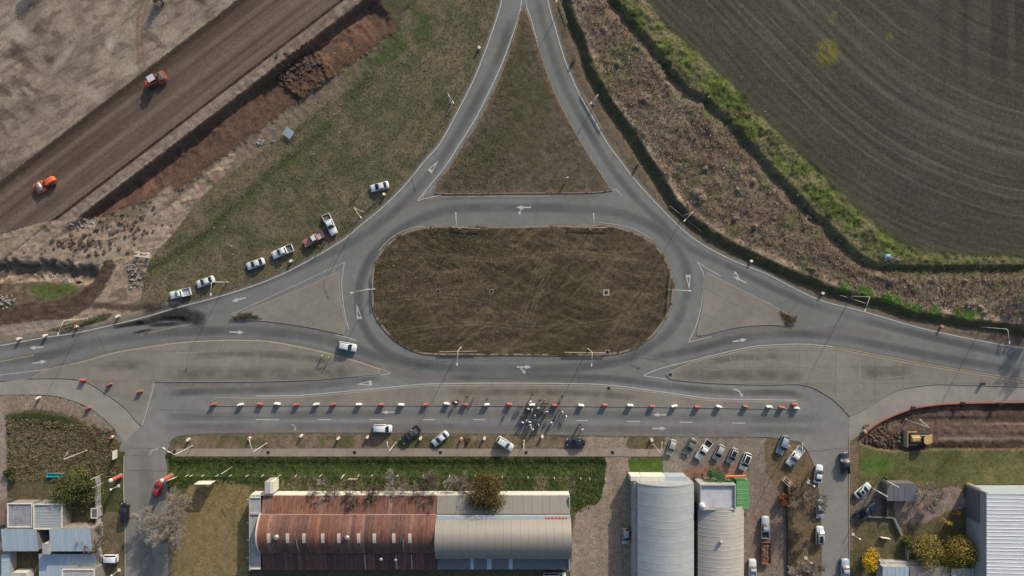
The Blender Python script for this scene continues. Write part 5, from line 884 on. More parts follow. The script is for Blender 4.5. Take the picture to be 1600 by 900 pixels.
# motorcycle by the west corner
mc = thing('motorcycle', 'blue and white motorcycle parked at the corner of the west street', 'motorcycle', G(269, 704.5), .15)
for x_ in (-.68, .68): wm_ = MB().lathe([(.2, -.05), (.3, -.05), (.3, .05), (.2, .05)], 16).me('wheel', TYRE); wm_.transform(Matrix.Rotation(math.pi/2, 4, 'X')); part('wheel', wm_, mc, (x_, 0, .3))
part('tank', fixn(MB().loft([[(x, -y, .6), (x, -y, z), (x, y, z), (x, y, .6)] for x, y, z in ((-.1, .12, .8), (.15, .2, .95), (.45, .12, .9))]).me('tank', M('bike_blue', D(92,130,160), .4))), mc); part('seat', MB().box(-.75, -.1, -.15, .15, .68, .82).me('seat', M('bike_seat', D(190,190,188), .6)), mc); part('handlebar', MB().tube([(.4, -.38, 1.0), (.55, -.1, 1.02), (.55, .1, 1.02), (.4, .38, 1.0)], .02, 6).me('handlebar', STEEL), mc); part('engine', MB().box(-.2, .3, -.16, .16, .25, .6).me('engine', PLAST), mc); part('fork', MB().tube([(.68, 0, .3), (.5, 0, 1.0)], .04, 6).me('fork', STEEL), mc)
# ---------------- street furniture ----------------
POLE = M('pole_paint', D(196,190,178), .6, .1, .12, 1); RAILM = M('guard_rail_steel', D(128,124,118), .55, .4, .2, .8); WOODP = M('rail_post', D(110,100,90), .9, 0, .2, 2)
def lamp_post(base, head, label, h=9.0):
    b = G(*base); a = P(head[0], head[1], h); t = thing('street_lamp', label, 'street lamp', b, 0, 'street lamps'); top = Vector((0, 0, h-b.z)); v = a-b; v.z = 0
    d_ = v.normalized(); e = v.length; part('pole', MB().tube([(0, 0, -.2), (0, 0, h*.5), (0, 0, h-b.z-.4)], [.11, .085, .07], 8).me('pole', POLE, True), t)
    part('arm', MB().tube([Vector((0, 0, h-b.z-.4)), d_*.25+Vector((0, 0, h-b.z-.08)), d_*(e-.6)+Vector((0, 0, h-b.z+.25))], .055, 6).me('arm', POLE, True), t)
    an = math.atan2(d_.y, d_.x); lm = MB().loft([[(x, -y, z), (x, y, z), (x, y*.6, z+.14), (x, -y*.6, z+.14)] for x, y, z in ((e-.7, .08, h-b.z+.2), (e-.3, .17, h-b.z+.22), (e+.05, .12, h-b.z+.24))]); me = fixn(lm.me('lamp_head', POLE)); me.transform(Matrix.Rotation(an, 4, 'Z')); part('lamp_head', me, t)
    part('base_plate', MB().lathe([(.3, -.1), (.3, .12), (.12, .2)], 10).me('base_plate', KERB), t); return t
for a in (((704.5,161),(709,162),'street lamp on the grass west of the north road by a guard rail'), ((566,331),(565,341),'street lamp beside the lone white sedan on the west verge'), ((355,441),(330,462),'street lamp next to the white sedan on the west arm'), ((136,498),(91,524),'street lamp at the far west end over the grass patch'), ((585,452),(548,458),'street lamp at the west tip of the oval island'), ((718,358),(712,332),'street lamp on the north rim of the oval, left one'), ((922,359),(927,333),'street lamp on the north rim of the oval, right one'), ((1045,453),(1079,454.5),'street lamp at the east tip of the oval island'), ((720,543),(714,571),'street lamp on the south rim of the oval, left one'), ((919,545.5),(924,572),'street lamp on the south rim of the oval, right one'), ((1068,337),(1068,346),'street lamp east of the roundabout at the shaded bank'), ((928,163),(922,163),'street lamp on the east side of the north road'), ((1330,463),(1350,487),'street lamp on the east arm past the junction'), ((1534,511),(1576,537),'street lamp at the far east end of the east arm'), ((875,14),(868,4),'street lamp at the top edge of the north road'), ((300,697),(255,699),'street lamp at the corner above the motorcycle'), ((135,704),(107,706),'leaning lamp pole in the weeds west of the street'), ((416,693),(390,686),'first street lamp from the left along the footpath'), ((618,692),(605,690),'second street lamp from the left along the footpath'), ((818,694),(818.5,687),'third street lamp from the left along the footpath, below the crowd'), ((1021,695),(1034,690),'street lamp along the footpath beside the parked cars'), ((1230,700),(1253,692),'street lamp between the blue suv and the white pickup'), ((1419,657),(1436,655),'street lamp in the dark earth above the bulldozer')): lamp_post(*a)
def guard_rail(p0, p1, label, curve=None):
    a, b = G(*p0), G(*p1); a.z = b.z = min(max(a.z, b.z), .3); t = thing('guard_rail', label, 'guard rail', a, 0, 'guard rails'); v = b-a; L2 = v.length; d_ = v.normalized(); n = Vector((-d_.y, d_.x, 0))
    pr = [(-.04, .45), (.05, .5), (-.02, .58), (.05, .66), (-.04, .74), (-.055, .74), (.03, .66), (-.035, .58), (.03, .5), (-.055, .45)]
    part('rail', fixn(MB().loft([[q+n*o+Vector((0, 0, z)) for o, z in pr] for q in (Vector(), v*.5, v)]).me('rail', RAILM)), t); k = max(2, int(L2/2.2)); sh = MB().box(-.07, .07, -.07, .07, -.4, .72).me('post', WOODP)
    for i in range(k+1): part('post', sh, t, d_*L2*i/k-n*.15)
    return t
for a in (((724,129),(699,180),'guard rail on the grass west of the north road'), ((592,310),(552,347),'guard rail beside the lone white sedan'), ((98,514),(152,495),'guard rail on the grass patch at the far west'), ((583,428),(584,480),'guard rail along the west tip of the oval'), ((706,355),(750,357.5),'guard rail on the north rim of the oval, left one'), ((888,355),(947,356),'guard rail on the north rim of the oval, right one'), ((1047,425),(1042,483),'guard rail along the east tip of the oval'), ((687,549),(745,548),'guard rail on the south rim of the oval, left one'), ((882,550),(945,550.5),'guard rail on the south rim of the oval, right one'), ((1047,322),(1095,361),'guard rail before the shaded bank east of the roundabout'), ((910,147),(940,202),'guard rail on the east side of the north road'), ((1312,461),(1352,474),'guard rail on the east arm past the junction'), ((875,5),(886,37),'guard rail at the top edge of the north road'), ((562,302),(550,314),'short bent guard rail piece on the grass left of the sedan')): guard_rail(*a)
# painted drums
BARW = M('drum_white', D(206,200,188), .7, 0, .12, 2); BARR = M('drum_red', D(176,98,80), .7, 0, .12, 2); BARK_ = M('drum_black', D(44,42,42), .8); DK = {'w': BARW, 'r': BARR, 'k': BARK_}
def drum(px_, py_, c, label, h=1.15, r=.33):
    t = thing('marker_drum', label, 'drum', G(px_, py_), 0, 'painted marker drums'); part('body', MB().lathe([(r*.95, -.05), (r, .03), (r*.97, h*.33), (r*1.03, h*.34), (r*.97, h*.36), (r*.97, h*.66), (r*1.03, h*.67), (r*.97, h*.69), (r, h-.03)], 16).me('body', BARW if c != 'k' else BARK_, True), t)
    part('band', MB().lathe([(r*1.04, h*.38), (r*1.04, h*.64)], 16).me('band', BARR), t); part('lid', MB().lathe([(r, h-.028), (r*1.02, h), (r*.9, h), (r*.88, h-.015), (.02, h-.012)], 16).me('lid', DK[c]), t); return t
DL = {'w': 'white-topped', 'r': 'red-topped', 'k': 'black-topped'}
for x_, y_, c, lb in ((749,76,'w','on the grass beside the north road'),(601,304,'w','just below the lone white sedan'),(456,408,'w','below the second white pickup on the west verge'),(186,494,'w','beside the mud track at the west road edge'),(122,510,'r','on the grass patch at the far west'),(73,524,'w','on the west road edge, second from the left border'),(32,529,'w','on the west road edge, nearest the left border'),(62,621,'w','south of the pale concrete lane'),(296,686,'w','at the corner above the motorcycle'),(472,680,'w','first on the south verge, left of the van'),(529.5,684,'w','second on the south verge, left of the van'),(575,682,'w','below the white van'),(657.5,684,'w','between the dark pickup and the white sedan'),(721,685,'r','next to the brush heap on the south verge'),(757,684,'w','right of the brush heap on the south verge'),(847,681,'w','below the right side of the crowd'),(1017.5,686.5,'w','left of the silver hatchback before the halls'),(896,97,'k','on the east side of the north road, upper one'),(995,260,'k','on the east verge above the junction'),(1173,408,'w','on the north edge of the east arm'),(1284,458,'w','on the east arm near the guard rail'),(1470,510,'r','on the shaded verge of the east arm'),(1533,599,'k','on the concrete at the east end'),(1425,636,'k','at the red kerb, first from the left'),(1502,629,'k','at the red kerb, second from the left'),(1560,630,'k','at the red kerb, third from the left'),(1350,674,'r','at the lower end of the red kerb'),(177,682,'r','at the corner of the west street weeds'),(391,684,'r','at the left end of the south verge by a lamp')): drum(x_, y_, c, DL[c]+' marker drum '+lb)
# road barriers
BW = M('barrier_white', D(205,204,198), .6, 0, .06, 2); BRD = M('barrier_red', D(152,84,77), .6, 0, .1, 2)
def barrier(px_, py_, c, label, rz=0, group='plastic barriers along the median'):
    p = P(px_, py_); p.z = .145 if 590 < py_ and group.startswith('plastic') else G(px_, py_).z+.02
    t = thing('road_barrier', label, 'barrier', p, rz, group); pr = [(-.3, 0), (-.3, .18), (-.16, .42), (-.12, .95), (-.06, 1.02), (.06, 1.02), (.12, .95), (.16, .42), (.3, .18), (.3, 0)]; m = BW if c == 'w' else BRD
    part('shell', fixn(MB().loft([[(x, y*k, z*(1 if k == 1 else .96)) for y, z in pr] for x, k in ((-.68, .82), (-.62, 1), (-.3, 1), (.3, 1), (.62, 1), (.68, .82))]).me('shell', m)), t)
    for x_ in (-.45, .45): part('foot_slot', MB().cbox((x_, 0, .07), .3, .62, .12).me('foot_slot', PLAST), t)
    part('filler_cap', MB().lathe([(.07, 1.0), (.07, 1.05), (.02, 1.06)], 10).me('filler_cap', PLAST if c == 'r' else BRD), t); return t
ORD = ('first','second','third','fourth','fifth','sixth','seventh','eighth','ninth','tenth','eleventh','twelfth','thirteenth','fourteenth','fifteenth','sixteenth','seventeenth','eighteenth','nineteenth','twentieth')
cn = {'w': 0, 'r': 0}
for x_, c in ((335,'r'),(377,'w'),(407,'r'),(435,'w'),(464,'r'),(495,'w'),(522,'r'),(561,'w'),(597,'r'),(627,'w'),(665,'r'),(699,'w'),(726,'r'),(760,'w'),(796,'r'),(832,'w'),(867,'r'),(907,'w'),(945,'r'),(984,'w'),(1019,'r'),(1053,'w'),(1089,'r'),(1122,'w'),(1164,'r'),(1200,'w'),(1220,'r')):
    barrier(x_+R.uniform(-.8, .8), 631+max(0, x_-800)*.012+R.uniform(-.9, .9), c, '%s %s barrier from the left end of the median row' % (ORD[cn[c]], 'white' if c == 'w' else 'red'), R.uniform(-.25, .25)); cn[c] += 1
barrier(1240,631,'r','red barrier at the right end of the median, upper of the pair', .1); barrier(1243,637,'w','white barrier at the right end of the median, lower of the pair', -.1)
for x_, y_, rz, lb in ((131,593.5,0,'red barrier on the concrete island, upper left of three'),(172.5,601,.5,'red barrier on the concrete island, middle of three'),(220,611.5,.3,'red barrier on the concrete island, nearest the service road')): barrier(x_, y_, 'r', lb, rz, 'plastic barriers on the west island')
barrier(139,638,'r','red barrier on the bare earth south of the concrete lane', .5, 'barriers south of the lane')
# entrance pillars, boards, posts
def pillar(px_, py_, label):
    t = thing('entrance_pillar', label, 'pillar', G(px_, py_), 0, 'red entrance pillars'); part('shaft', MB().lathe([(.45, -.1), (.45, 4.3)], 16).me('shaft', M('pillar_red', D(156,80,66), .7, 0, .12, 1.5), True), t); part('cap', MB().lathe([(.47, 4.3), (.47, 4.6), (.3, 4.65)], 16).me('cap', PLASTER, True), t); part('base', MB().lathe([(.6, -.1), (.6, .15)], 12).me('base', KERB), t)
pillar(189,743,'red round pillar with white top, left side of the west street'); pillar(267,743,'red round pillar with white top, right side of the west street')
def board(x0_, y0_, x1_, y1_, z0_, z1_, label, m=PLASTER):
    a, b = G(x0_, y0_), G(x1_, y1_); t = thing('sign_board', label, 'sign', a); v = b-a; v.z = 0; n = Vector((-v.y, v.x, 0)).normalized()*.05; secs = [[q+n+Vector((0, 0, z0_)), q+n+Vector((0, 0, z1_)), q-n+Vector((0, 0, z1_)), q-n+Vector((0, 0, z0_))] for q in (Vector(), v)]
    part('panel', fixn(MB().loft(secs).me('panel', m)), t)
    for k in (.15, .85): part('post', MB().tube([v*k-n*2.4+Vector((0, 0, -.2)), v*k-n*2.4+Vector((0, 0, z1_-.1))], .05, 6).me('post', POLE), t)
    return t
board(314,750,339,750,.8,3.8,'white billboard on posts at the edge of the mown field'); board(184,702,184,715,.3,2.3,'white board along the kerb at the weed corner'); board(265,748,279,743,1.2,3.0,'small white sign beside the right red pillar'); board(545,747,560,747,.5,1.2,'beige bench wall in the grass strip', M('beige_board', D(168,146,126), .8)); board(1374,838,1388,840,.2,1.2,'small pale garden board below the dark blue pickup')
pn = thing('tilted_panel', 'small pale blue-grey tilted panel on the grass by the trench', 'panel', G(453, 208)); pm = MB().cbox((0, 0, .9), 2.2, 2.0, .06).me('panel', M('pane_pale', D(160,170,178), .4)); pm.transform(Matrix.Rotation(-.65, 4, 'Z') @ Matrix.Rotation(.2, 4, 'X')); part('panel', pm, pn)
for a in ((-.8, -.6), (.8, -.6), (.8, .6), (-.8, .6)): part('leg', MB().tube([(a[0]*.9, a[1]*.9, -.2), (a[0]*.9, a[1]*.9, .8)], .04, 5).me('leg', POLE), pn)
sg_ = thing('warning_post', 'red and white warning post standing on the triangular grass island', 'post', G(886, 279)); part('pole', MB().tube([(0, 0, -.2), (0, 0, 1.6)], .05, 6).me('pole', POLE), sg_); part('plate', MB().cbox((0, 0, 1.2), .5, .12, 1.0).me('plate', BRD), sg_); part('stripe', MB().cbox((0, 0, 1.72), .5, .2, .1).me('stripe', BARW), sg_)
# white fence hurdles by the mud works
fh = thing('fence_hurdle', 'white two-rail hurdle fence at the edge of the mud works', 'fence', G(225, 398), -.12)
for y_ in (-.45, .45): part('rail', MB().box(-1.9, 1.9, y_-.16, y_+.1, .9, 1.0).me('rail', PLASTER), fh)
for x_ in (-1.2, 1.2): part('post', MB().box(x_-.1, x_+.1, -.7, .7, -.1, .88).me('post', PLASTER), fh)
# wire fence along the grass strip
wf = thing('wire_fence', 'concrete-post wire fence along the green grass strip', 'fence', G(300, 742)); o0 = wf.location.copy(); FP = [294,301,319,341,362,388,412,438,464,502,537,561,582,622,662,703,743,785,825,866,907,921,945]; ps = MB().box(-.06, .06, -.06, .06, -.3, 1.7).me('post', PLASTER)
for x_ in FP: part('post', ps, wf, G(x_, 742+max(0, x_-700)*.02)-o0)
for z_ in (.5, 1.0, 1.5): part('wire', MB().tube([G(x_, 742+max(0, x_-700)*.02)-o0+Vector((0, 0, z_)) for x_ in FP], .012, 3).me('wire', RAILM), wf)
ff = thing('field_fence', 'thin wire fence along the south border of the ploughed field', 'fence', G(1400, 413)); o0 = ff.location.copy(); FP = [1400+i*14 for i in range(18)]
for x_ in FP: part('post', MB().box(-.05, .05, -.05, .05, -.3, 1.4).me('post', WOODP), ff, G(x_, 413)-o0)
for z_ in (.6, 1.2): part('wire', MB().tube([G(x_, 413)-o0+Vector((0, 0, z_)) for x_ in FP], .015, 3).me('wire', POLE), ff)
def post(base, h, r, label, m=POLE, cat='pole', nm='tall_pole', cap=None):
    t = thing(nm, label, cat, G(*base)); part('shaft', MB().tube([(0, 0, -.2), (0, 0, h)], [r, r*.8], 8).me('shaft', m, True), t); part('cap', MB().lathe([(r*1.2, h), (r*1.2, h+.08), (r*.3, h+.12)], 8).me('cap', m), t); return t
post((362,730),6.5,.07,'slim pale pole in the grass strip above the billboard'); post((539,741),4,.08,'slim pole in the grass strip beside the bench wall'); post((1380,749),6.6,.16,'white concrete pole behind the carport, right one',PLASTER); post((1363,763),6.6,.16,'white concrete pole at the carport corner, left one',PLASTER); post((160,741),4.5,.07,'white pole by the courtyard wall, upper one'); post((162,754),4.5,.07,'white pole by the courtyard wall, lower one'); post((1372,870),6.2,.12,'white pole rising through the yellow tree',PLASTER)
def globe_lamp(b, label):
    t = thing('globe_lamp', label, 'lamp', G(*b), 0, 'small globe lamps'); part('base', MB().box(-.35, .35, -.35, .35, -.1, .12).me('base', PLASTER), t); part('pole', MB().tube([(0, 0, .1), (0, 0, 3.0)], .05, 6).me('pole', POLE), t); part('globe', MB().lathe([(.05, 3.0), (.22, 3.1), (.27, 3.3), (.2, 3.5), (.04, 3.58)], 12).me('globe', BARW, True), t)
globe_lamp((185,759),'small white globe lamp on the west street verge'); globe_lamp((186,891),'small white globe lamp at the bottom of the west verge'); globe_lamp((1333,835),'small white globe lamp in the garden by the east street'); globe_lamp((1263,754),'small white globe lamp beside the northern white sedan'); globe_lamp((1259,872),'small white globe lamp under the bare bush on the east verge')
# playground pieces in the garden
pg = thing('climbing_frame', 'yellow and green playground slide in the shaded garden', 'playground', G(1480, 815), -.35); YP = M('play_yellow', D(186,150,50), .6); GPm = M('play_green', D(60,110,84), .6)
for x_ in (-1.9, -1.2): 
    for y_ in (-.5, .5): part('post', MB().tube([(x_, y_, -.1), (x_+.2, y_*.6, 1.8)], .05, 6).me('post', YP), pg)
part('platform', MB().box(-.6, .5, -.4, .4, 1.3, 1.4).me('platform', YP), pg); part('slide', fixn(MB().loft([[(x, -.3, z), (x, -.3, z+.15), (x, -.25, z+.03), (x, .25, z+.03), (x, .3, z+.15), (x, .3, z)] for x, z in ((.5, 1.4), (1.3, .8), (2.3, .2), (2.7, .15))]).me('slide', GPm)), pg); part('ladder', MB().tube([(-1.7, 0, 1.7), (-.6, 0, 1.45)], .06, 6).me('ladder', YP), pg)
p2 = thing('swing_frame', 'orange star-shaped playground frame by the warehouse wall', 'playground', G(1494, 800), .2)
for a in range(4): part('leg', MB().tube([(0, 0, 1.5), (1.3*math.cos(a*1.57), .7*math.sin(a*1.57), 0)], .06, 6).me('leg', M('play_orange', D(176,112,44), .6)), p2)
part('ring', MB().tube([(.5*math.cos(a), .4*math.sin(a), 1.0) for a in [i*math.pi/6 for i in range(13)]], .05, 6).me('ring', M('play_orange')), p2)
tp_ = thing('teal_pool', 'teal plastic pool or tarp beside the green tree', 'pool', G(90, 741)); part('shell', fixn(MB().loft([[(-2.2*k, -.5*k, z), (2.2*k, -.45*k, z), (2.3*k, .35*k, z), (-2.1*k, .4*k, z)] for k, z in ((.9, 0), (1, .9), (.93, .9), (.88, .55))]).me('shell', M('teal_plastic', D(52,140,146), .4))), tp_)
sk = thing('brush_dump', 'heap of junk with a blue tarp at the corner of the field fence', 'junk', G(1388, 402)); part('tarp', fixn(MB().loft([[(-.9*k, -.6*k, z), (.8*k, -.5*k, z), (.9*k, .6*k, z), (-.7*k, .5*k, z)] for k, z in ((1, 0), (.8, .5), (.3, .7))]).me('tarp', M('tarp_blue', D(110,142,166), .6))), sk, (-1.2, .1, 0))
for i in range(16): part('branch', MB().tube([(R.uniform(-2.6, 2.2), R.uniform(-1, .9), R.uniform(.1, .5)), (R.uniform(-2.6, 2.6), R.uniform(-1, .9), R.uniform(.1, .8))], .05, 5).me('branch', TWIG), sk)
gt = thing('field_gate', 'small yellow gate post frame at the field corner', 'gate', G(1404, 397)); part('frame', MB().tube([(-.5, -1.2, 0), (-.2, -1.2, 1.3), (.4, 1.2, 1.3), (.5, 1.2, 0)], .06, 6).me('frame', M('gate_yellow', D(150,138,72), .7)), gt); part('bar', MB().tube([(-.35, -1.2, .7), (.45, 1.2, .7)], .04, 5).me('bar', M('gate_yellow')), gt)
def fence_stub(base, rz, n, label):
    t = thing('leaning_fence', label, 'fence', G(*base), rz)
    for i in range(n): part('rail', MB().box(-1.1, 1.1, -.06+i*.55, .06+i*.55, 1.0, 1.1).me('rail', M('fence_pink', D(186,160,148), .8)), t)
    for x_ in (-.9, .9): part('post', MB().box(x_-.07, x_+.07, -.1, n*.55-.4, -.1, .98).me('post', M('fence_pink')), t)
fence_stub((1226,754),-.75,3,'pale wooden rack of slats at the top of the dirt parking strip')
dp = thing('open_frame', 'dark green propped frame beside the white pickup at the east corner', 'frame', G(1235, 731), 1.45)
for y_ in (-.25, .25): part('side', MB().tube([(-1.2, y_, .1), (1.2, y_, 1.4)], .06, 5).me('side', M('frame_green', D(70,92,80), .7)), dp)
part('sheet', mesh('sheet', [(-1.1, -.2, .2), (1.1, -.2, 1.36), (1.1, .2, 1.36), (-1.1, .2, .2)], [(0, 1, 2, 3)], M('frame_green')), dp)
# drain covers and concrete pads
def drain(px_, py_, label, pad=0, z=.05):
    p = P(px_, py_); g0 = zat(p.x, p.y); p.z = z if z else max(g0, 0)+.03; t = thing('drain_cover', label, 'drain', p, 0, 'drain covers')
    if pad: part('pad', MB().box(-pad, pad, -pad, pad, -.1, .05).me('pad', KERB), t)
    part('grate', MB().box(-.36, .36, -.36, .36, .0 if not pad else .05, .03 if not pad else .075).me('grate', M('grate_black', (.01, .01, .011), .8)), t)
    for i in range(4): part('bar', MB().box(-.34, .34, -.25+i*.16, -.22+i*.16, .031 if not pad else .076, .045 if not pad else .09).me('bar', M('grate_bar', (.03, .03, .03), .6)), t)
for i, x_ in enumerate((419,554,688,822,957)): drain(x_, 707, '%s drain cover from the left in the footpath' % ORD[i])
drain(951,606.5,'drain cover with pad at the top edge of the median', .55, .13); drain(949,550,'drain cover with pad on the south rim of the oval', .55, .16); drain(947,457,'drain in a pale pad on the oval grass, right one', .8, 0); drain(768,455,'drain in a pale pad on the oval grass, middle one', .5, 0); drain(685,455,'drain in a pale pad on the oval grass, left one', .45, 0); drain(1047,585,'drain cover with pad at the tip of the east island', .5, .13)

# ---------------- rubble and litter (uncountable) ----------------
def scatter(name, label, cat, spots, n, smin, smax, mat, seed):
    r = random.Random(seed); mb = MB()
    for i in range(n):
        cx_, cy_, rx_, ry_ = spots[r.randrange(len(spots))]; x_, y_ = cx_+r.gauss(0, .5)*rx_, cy_+r.gauss(0, .5)*ry_; p = G(x_, y_); s_ = r.uniform(smin, smax); m = Matrix.Translation(p+Vector((0, 0, s_*.2))) @ Matrix.Rotation(r.random()*6.28, 4, 'Z') @ Matrix.Rotation(r.uniform(-.5, .5), 4, 'X'); mb.box(-s_*.6, s_*.6, -s_*.4, s_*.4, -s_*.3, s_*.3, m)
    return tag(link(name, mb.me(name, mat)), label, cat, None, 'stuff')
scatter('rubble', 'pale broken rubble along the trench end and the muddy ditch', 'rubble', [(138,345,12,8),(120,352,14,6),(212,440,14,10),(208,418,12,12),(75,432,30,4),(100,436,22,4),(405,222,12,5),(10,470,14,10)], 190, .2, .6, M('rubble_pale', D(132,126,119), .9, 0, .4, 1.5), 5)
scatter('soil_clods', 'dark soil clods on the trench heap, bank and earthworks', 'soil', [(462,105,22,18),(440,120,20,14),(480,95,16,14),(1375,680,26,14),(1390,690,24,10),(200,350,60,30),(120,385,60,14)], 420, .2, .75, M('clod_dark', D(84,69,59), .95, 0, .3, 1.5), 6)
scatter('litter', 'scattered white litter on the verges and slope', 'litter', [(580,160,120,110),(540,250,120,60),(1150,260,110,100),(1250,330,110,90),(350,370,80,40),(1100,160,60,60)], 60, .1, .2, M('litter_white', D(190,190,184), .8), 8)
# ---------------- people ----------------
def body_proto(pose, seed):
    """one skinned figure; segments: 0 skin, 1 top, 2 trousers, 3 shoes"""
    V = []; E = []; RD = []
    def v(p, r, par=None):
        V.append(p); RD.append(r); i = len(V)-1
        if par is not None: E.append((par, i))
        return i
    st = .12 if pose != 1 else .26; f = 0 if pose != 2 else .1
    pel = v((0, 0, .95), .17); wa = v((.01, 0, 1.12), .165, pel); ch = v((.0, 0, 1.33), .19, wa); nk = v((.0, 0, 1.47), .065, ch); hb = v((.02, 0, 1.56), .075, nk); hm = v((.025, 0, 1.65), .098, hb); v((.02, 0, 1.74), .07, hm); v((.125, 0, 1.62), .018, hm)
    for sg in (-1, 1):
        dx = .16*sg if pose == 1 else .03*sg
        hp = v((0, .1*sg, .9), .105, pel); kn = v((.03+dx*.7, .11*sg, .5), .068, hp); an = v((dx, .11*sg, .1), .045, kn); v((dx+.13, .125*sg, .045), .042, an)
        sh = v((0, .22*sg, 1.4), .095, ch)
        if pose == 0: e_, w_ = (-.02, .27*sg, 1.13), (.05, .27*sg, .9)
        elif pose == 1: e_, w_ = (-.08*sg, .26*sg, 1.14), (.1-.12*sg, .25*sg, .92)
        elif pose == 2: e_, w_ = (.02, .27*sg, 1.13), (.26, .12*sg, 1.15)
        else: e_, w_ = (0, .28*sg, 1.14), ((.3, .2*sg, 1.3) if sg > 0 else (.05, .26*sg, .9))
        el_ = v((e_[0], e_[1]+.03*sg, e_[2]), .065, sh); wr = v(w_, .034, el_); d_ = (Vector(w_)-Vector(e_)).normalized(); pa = v(tuple(Vector(w_)+d_*.07), .036, wr)
        sd = d_.cross(Vector((1, 0, .3))).normalized() if abs(d_.x) < .8 else Vector((0, 1, 0))
        for k in range(4): b_ = Vector(w_)+d_*.11+sd*(-.03+.02*k); i1 = v(tuple(b_), .009, pa); v(tuple(b_+d_*(.06+.012*(k in (1, 2)))+Vector((.015, 0, 0))), .008, i1)
        tb = v(tuple(Vector(w_)+d_*.05+Vector((.035, 0, 0))), .01, wr); v(tuple(Vector(w_)+d_*.1+Vector((.055, 0, 0))), .009, tb)
    me = bpy.data.meshes.new('figure'); me.from_pydata(V, E, []); o = bpy.data.objects.new('figure_tmp', me); col.objects.link(o); md = o.modifiers.new('s', 'SKIN'); md.use_smooth_shade = True
    for i, sv in enumerate(me.skin_vertices[0].data): sv.radius = (RD[i], RD[i]*(1.0 if RD[i] < .11 else 1.15)); sv.use_root = (i == 0)
    sb = o.modifiers.new('d', 'SUBSURF'); sb.levels = 1; sb.render_levels = 1
    dg = bpy.context.evaluated_depsgraph_get(); ev = o.evaluated_get(dg); out = bpy.data.meshes.new_from_object(ev); bpy.data.objects.remove(o); out.name = 'person_body'
    out.materials.clear()
    for _ in range(4): out.materials.append(None)
    for p in out.polygons:
        c = p.center; p.use_smooth = True
        if c.z < .1: p.material_index = 3
        elif c.z < .98 and abs(c.y) < .215 : p.material_index = 2
        elif c.z > 1.5: p.material_index = 0
        elif abs(c.y) > .1 and ((c.z < .93) or (pose >= 2 and c.x > .2)): p.material_index = 0
        else: p.material_index = 1
    return out
HAIRM = MB().lathe([(.112, 1.63), (.118, 1.68), (.108, 1.75), (.07, 1.8), (.01, 1.815)], 12, (.005, 0, 0)).me('hair', M('hair_dark', (.02, .016, .013), .7), True)
EYE = MB()
for sg in (-1, 1): EYE.cbox((.118, .035*sg, 1.665), .012, .022, .012)
EYE.cbox((.115, 0, 1.585), .012, .045, .01); EYEM = EYE.me('face', M('face_dark', (.03, .02, .018), .6))
PB = [body_proto(k, k) for k in range(4)]
CL = dict(k=('black', (.012, .012, .014)), w=('white', (.66, .66, .64)), r=('red', (.32, .04, .035)), g=('grey', (.12, .125, .13)), p=('pink', (.45, .22, .2)), n=('navy', (.02, .026, .05)), y=('hi-vis yellow', (.55, .62, .08)), b=('brown', (.1, .06, .035)))
CLM = {k: M('cloth_'+k, c, .9, 0, .1, 5) for k, (n, c) in CL.items()}; TRS = [M('trousers_dark', (.016, .017, .022), .9), M('trousers_denim', (.05, .065, .1), .9), M('trousers_grey', (.09, .085, .08), .9)]; SKIN = [M('skin_a', (.36, .2, .13), .6), M('skin_b', (.25, .13, .08), .6)]; SHOE = M('shoe', (.02, .018, .016), .7)
def person(px_, py_, c, label, group=None, face=None, pose=None, cap=None, z=None):
    pose = R.randrange(4) if pose is None else pose; p = G(px_, py_)
    if 590 < py_ < 634.5 and 335 < px_ < 1247: p.z = .14
    elif inside(W_ISLE, np.array([px_]), np.array([py_]))[0]: p.z = .14
    elif -.1 < p.z < .02: p.z = .006
    t = tag(link('person', PB[pose], None, p, R.random()*6.28 if face is None else face), label, 'person', group); s = R.uniform(1.0, 1.1); t.scale = (s, s, s)
    for i, m in enumerate((R.choice(SKIN), CLM[c], R.choice(TRS), SHOE)): t.material_slots[i].link = 'OBJECT'; t.material_slots[i].material = m
    hr_ = link('cap' if c == 'w' and R.random() < .6 else 'hair', HAIRM, t)
    if hr_.name.startswith('cap'): hr_.material_slots[0].link = 'OBJECT'; hr_.material_slots[0].material = CLM['w']
    link('face', EYEM, t); return t
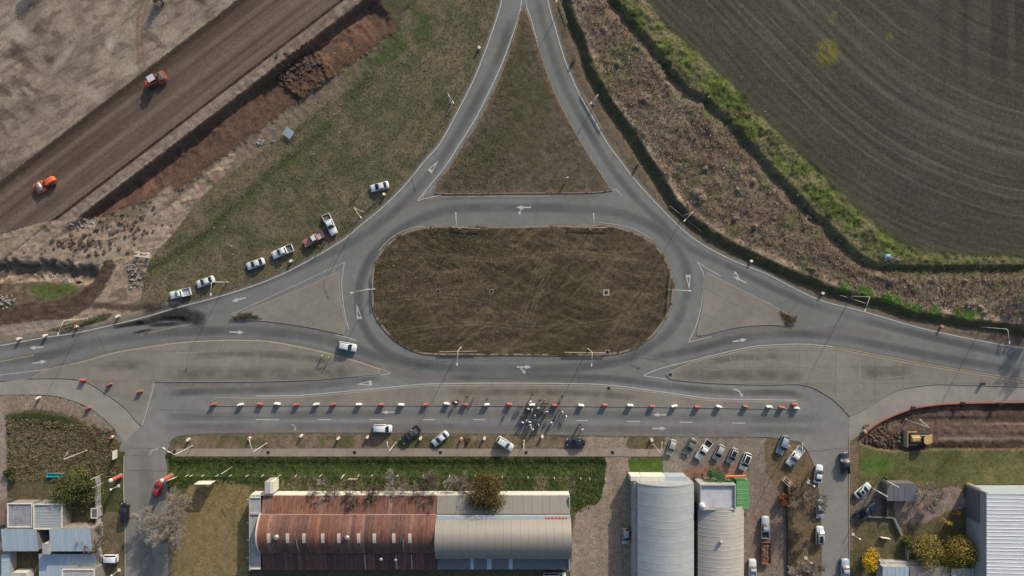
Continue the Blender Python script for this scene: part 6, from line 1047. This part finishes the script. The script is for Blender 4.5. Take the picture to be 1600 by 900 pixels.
crowd = [(380,135,'k'),(345,235,'w'),(485,215,'k'),(548,205,'p'),(540,260,'k'),(590,265,'k'),(550,305,'n'),(635,310,'k'),(790,160,'k'),(755,258,'b'),(195,300,'b'),(225,315,'k'),(275,345,'k'),(318,340,'w'),(370,345,'w'),(375,308,'k'),(460,330,'w'),(520,365,'g'),(510,392,'k'),(580,378,'w'),(235,430,'r'),(413,437,'w'),(612,450,'k'),(675,495,'k'),(640,527,'w'),(755,358,'k'),(795,385,'w'),(832,408,'b'),(848,440,'w'),(238,525,'w'),(290,505,'w'),(280,462,'k'),(338,520,'w'),(345,565,'w'),(352,600,'w'),(385,625,'w'),(418,598,'k'),(445,545,'g'),(462,558,'w'),(480,525,'k'),(502,538,'g'),(430,350,'k'),(355,450,'g'),(320,420,'n'),(460,400,'n'),(300,380,'k'),(350,400,'b'),(395,385,'k'),(440,470,'k'),(270,420,'n'),(540,430,'k')]
plan = []
for X_, Y_, c in crowd:
    x_, y_ = 790+X_/9, 600+Y_/9; key = None
    if c == 'r': lb = 'person in a red top near the left side of the crowd'
    elif c == 'p': lb = 'person in a pink top at the upper side of the crowd'
    elif (X_, Y_) == (380,135): lb = 'person in black standing apart above the crowd on the median'
    elif (X_, Y_) == (790,160): lb = 'person in black standing on the median, upper right of the crowd'
    elif (X_, Y_) == (413,437): lb = 'person in white alone in the very middle of the crowd'
    else: lb = None; key = (CL[c][0], 'upper' if y_ < 641 else 'lower')
    plan.append((x_, y_, c, lb, key))
for x_, y_, c, lb, key in plan:
    if lb is None:
        same = sorted((q[0], q[1]) for q in plan if q[4] == key); lb = 'person in %s, %s from left among those dressed so, %s half of crowd' % (key[0], ORD[same.index((x_, y_))], key[1])
    person(x_, y_, c, lb, 'people in the crowd on the service road')
for x_, y_, c, lb in ((793,640,'k','person in black left of the crowd beside a red barrier'),(905.5,662.5,'k','person in black, top of the three right of the crowd'),(901,670,'n','person in dark clothes, left of the three right of the crowd'),(909.5,670,'w','person in white, right of the three right of the crowd'),(713,627,'w','person in a white top standing in the brush heap'),(731,619,'k','person in black on the median right of the brush heap'),(741.5,619.5,'r','person in a red top on the median left of the crowd'),(761,622.5,'k','person in black on the median above a white barrier'),(505,555.5,'y','person in hi-vis yellow on the west island, left of two'),(516,558,'y','person in hi-vis yellow on the west island, right of two'),(510.5,374,'k','person in dark clothes behind the red pickup'),(500.5,386,'r','person in red beside the red pickup'),(1260,748,'w','person in a light top beside the northern white sedan'),(1262,741,'g','person in grey walking on the east verge'),(1229.5,695,'w','person in white beside the blue-grey suv'),(1311,718,'w','person in white at the dark pickup on the east street')): person(x_, y_, c, lb)
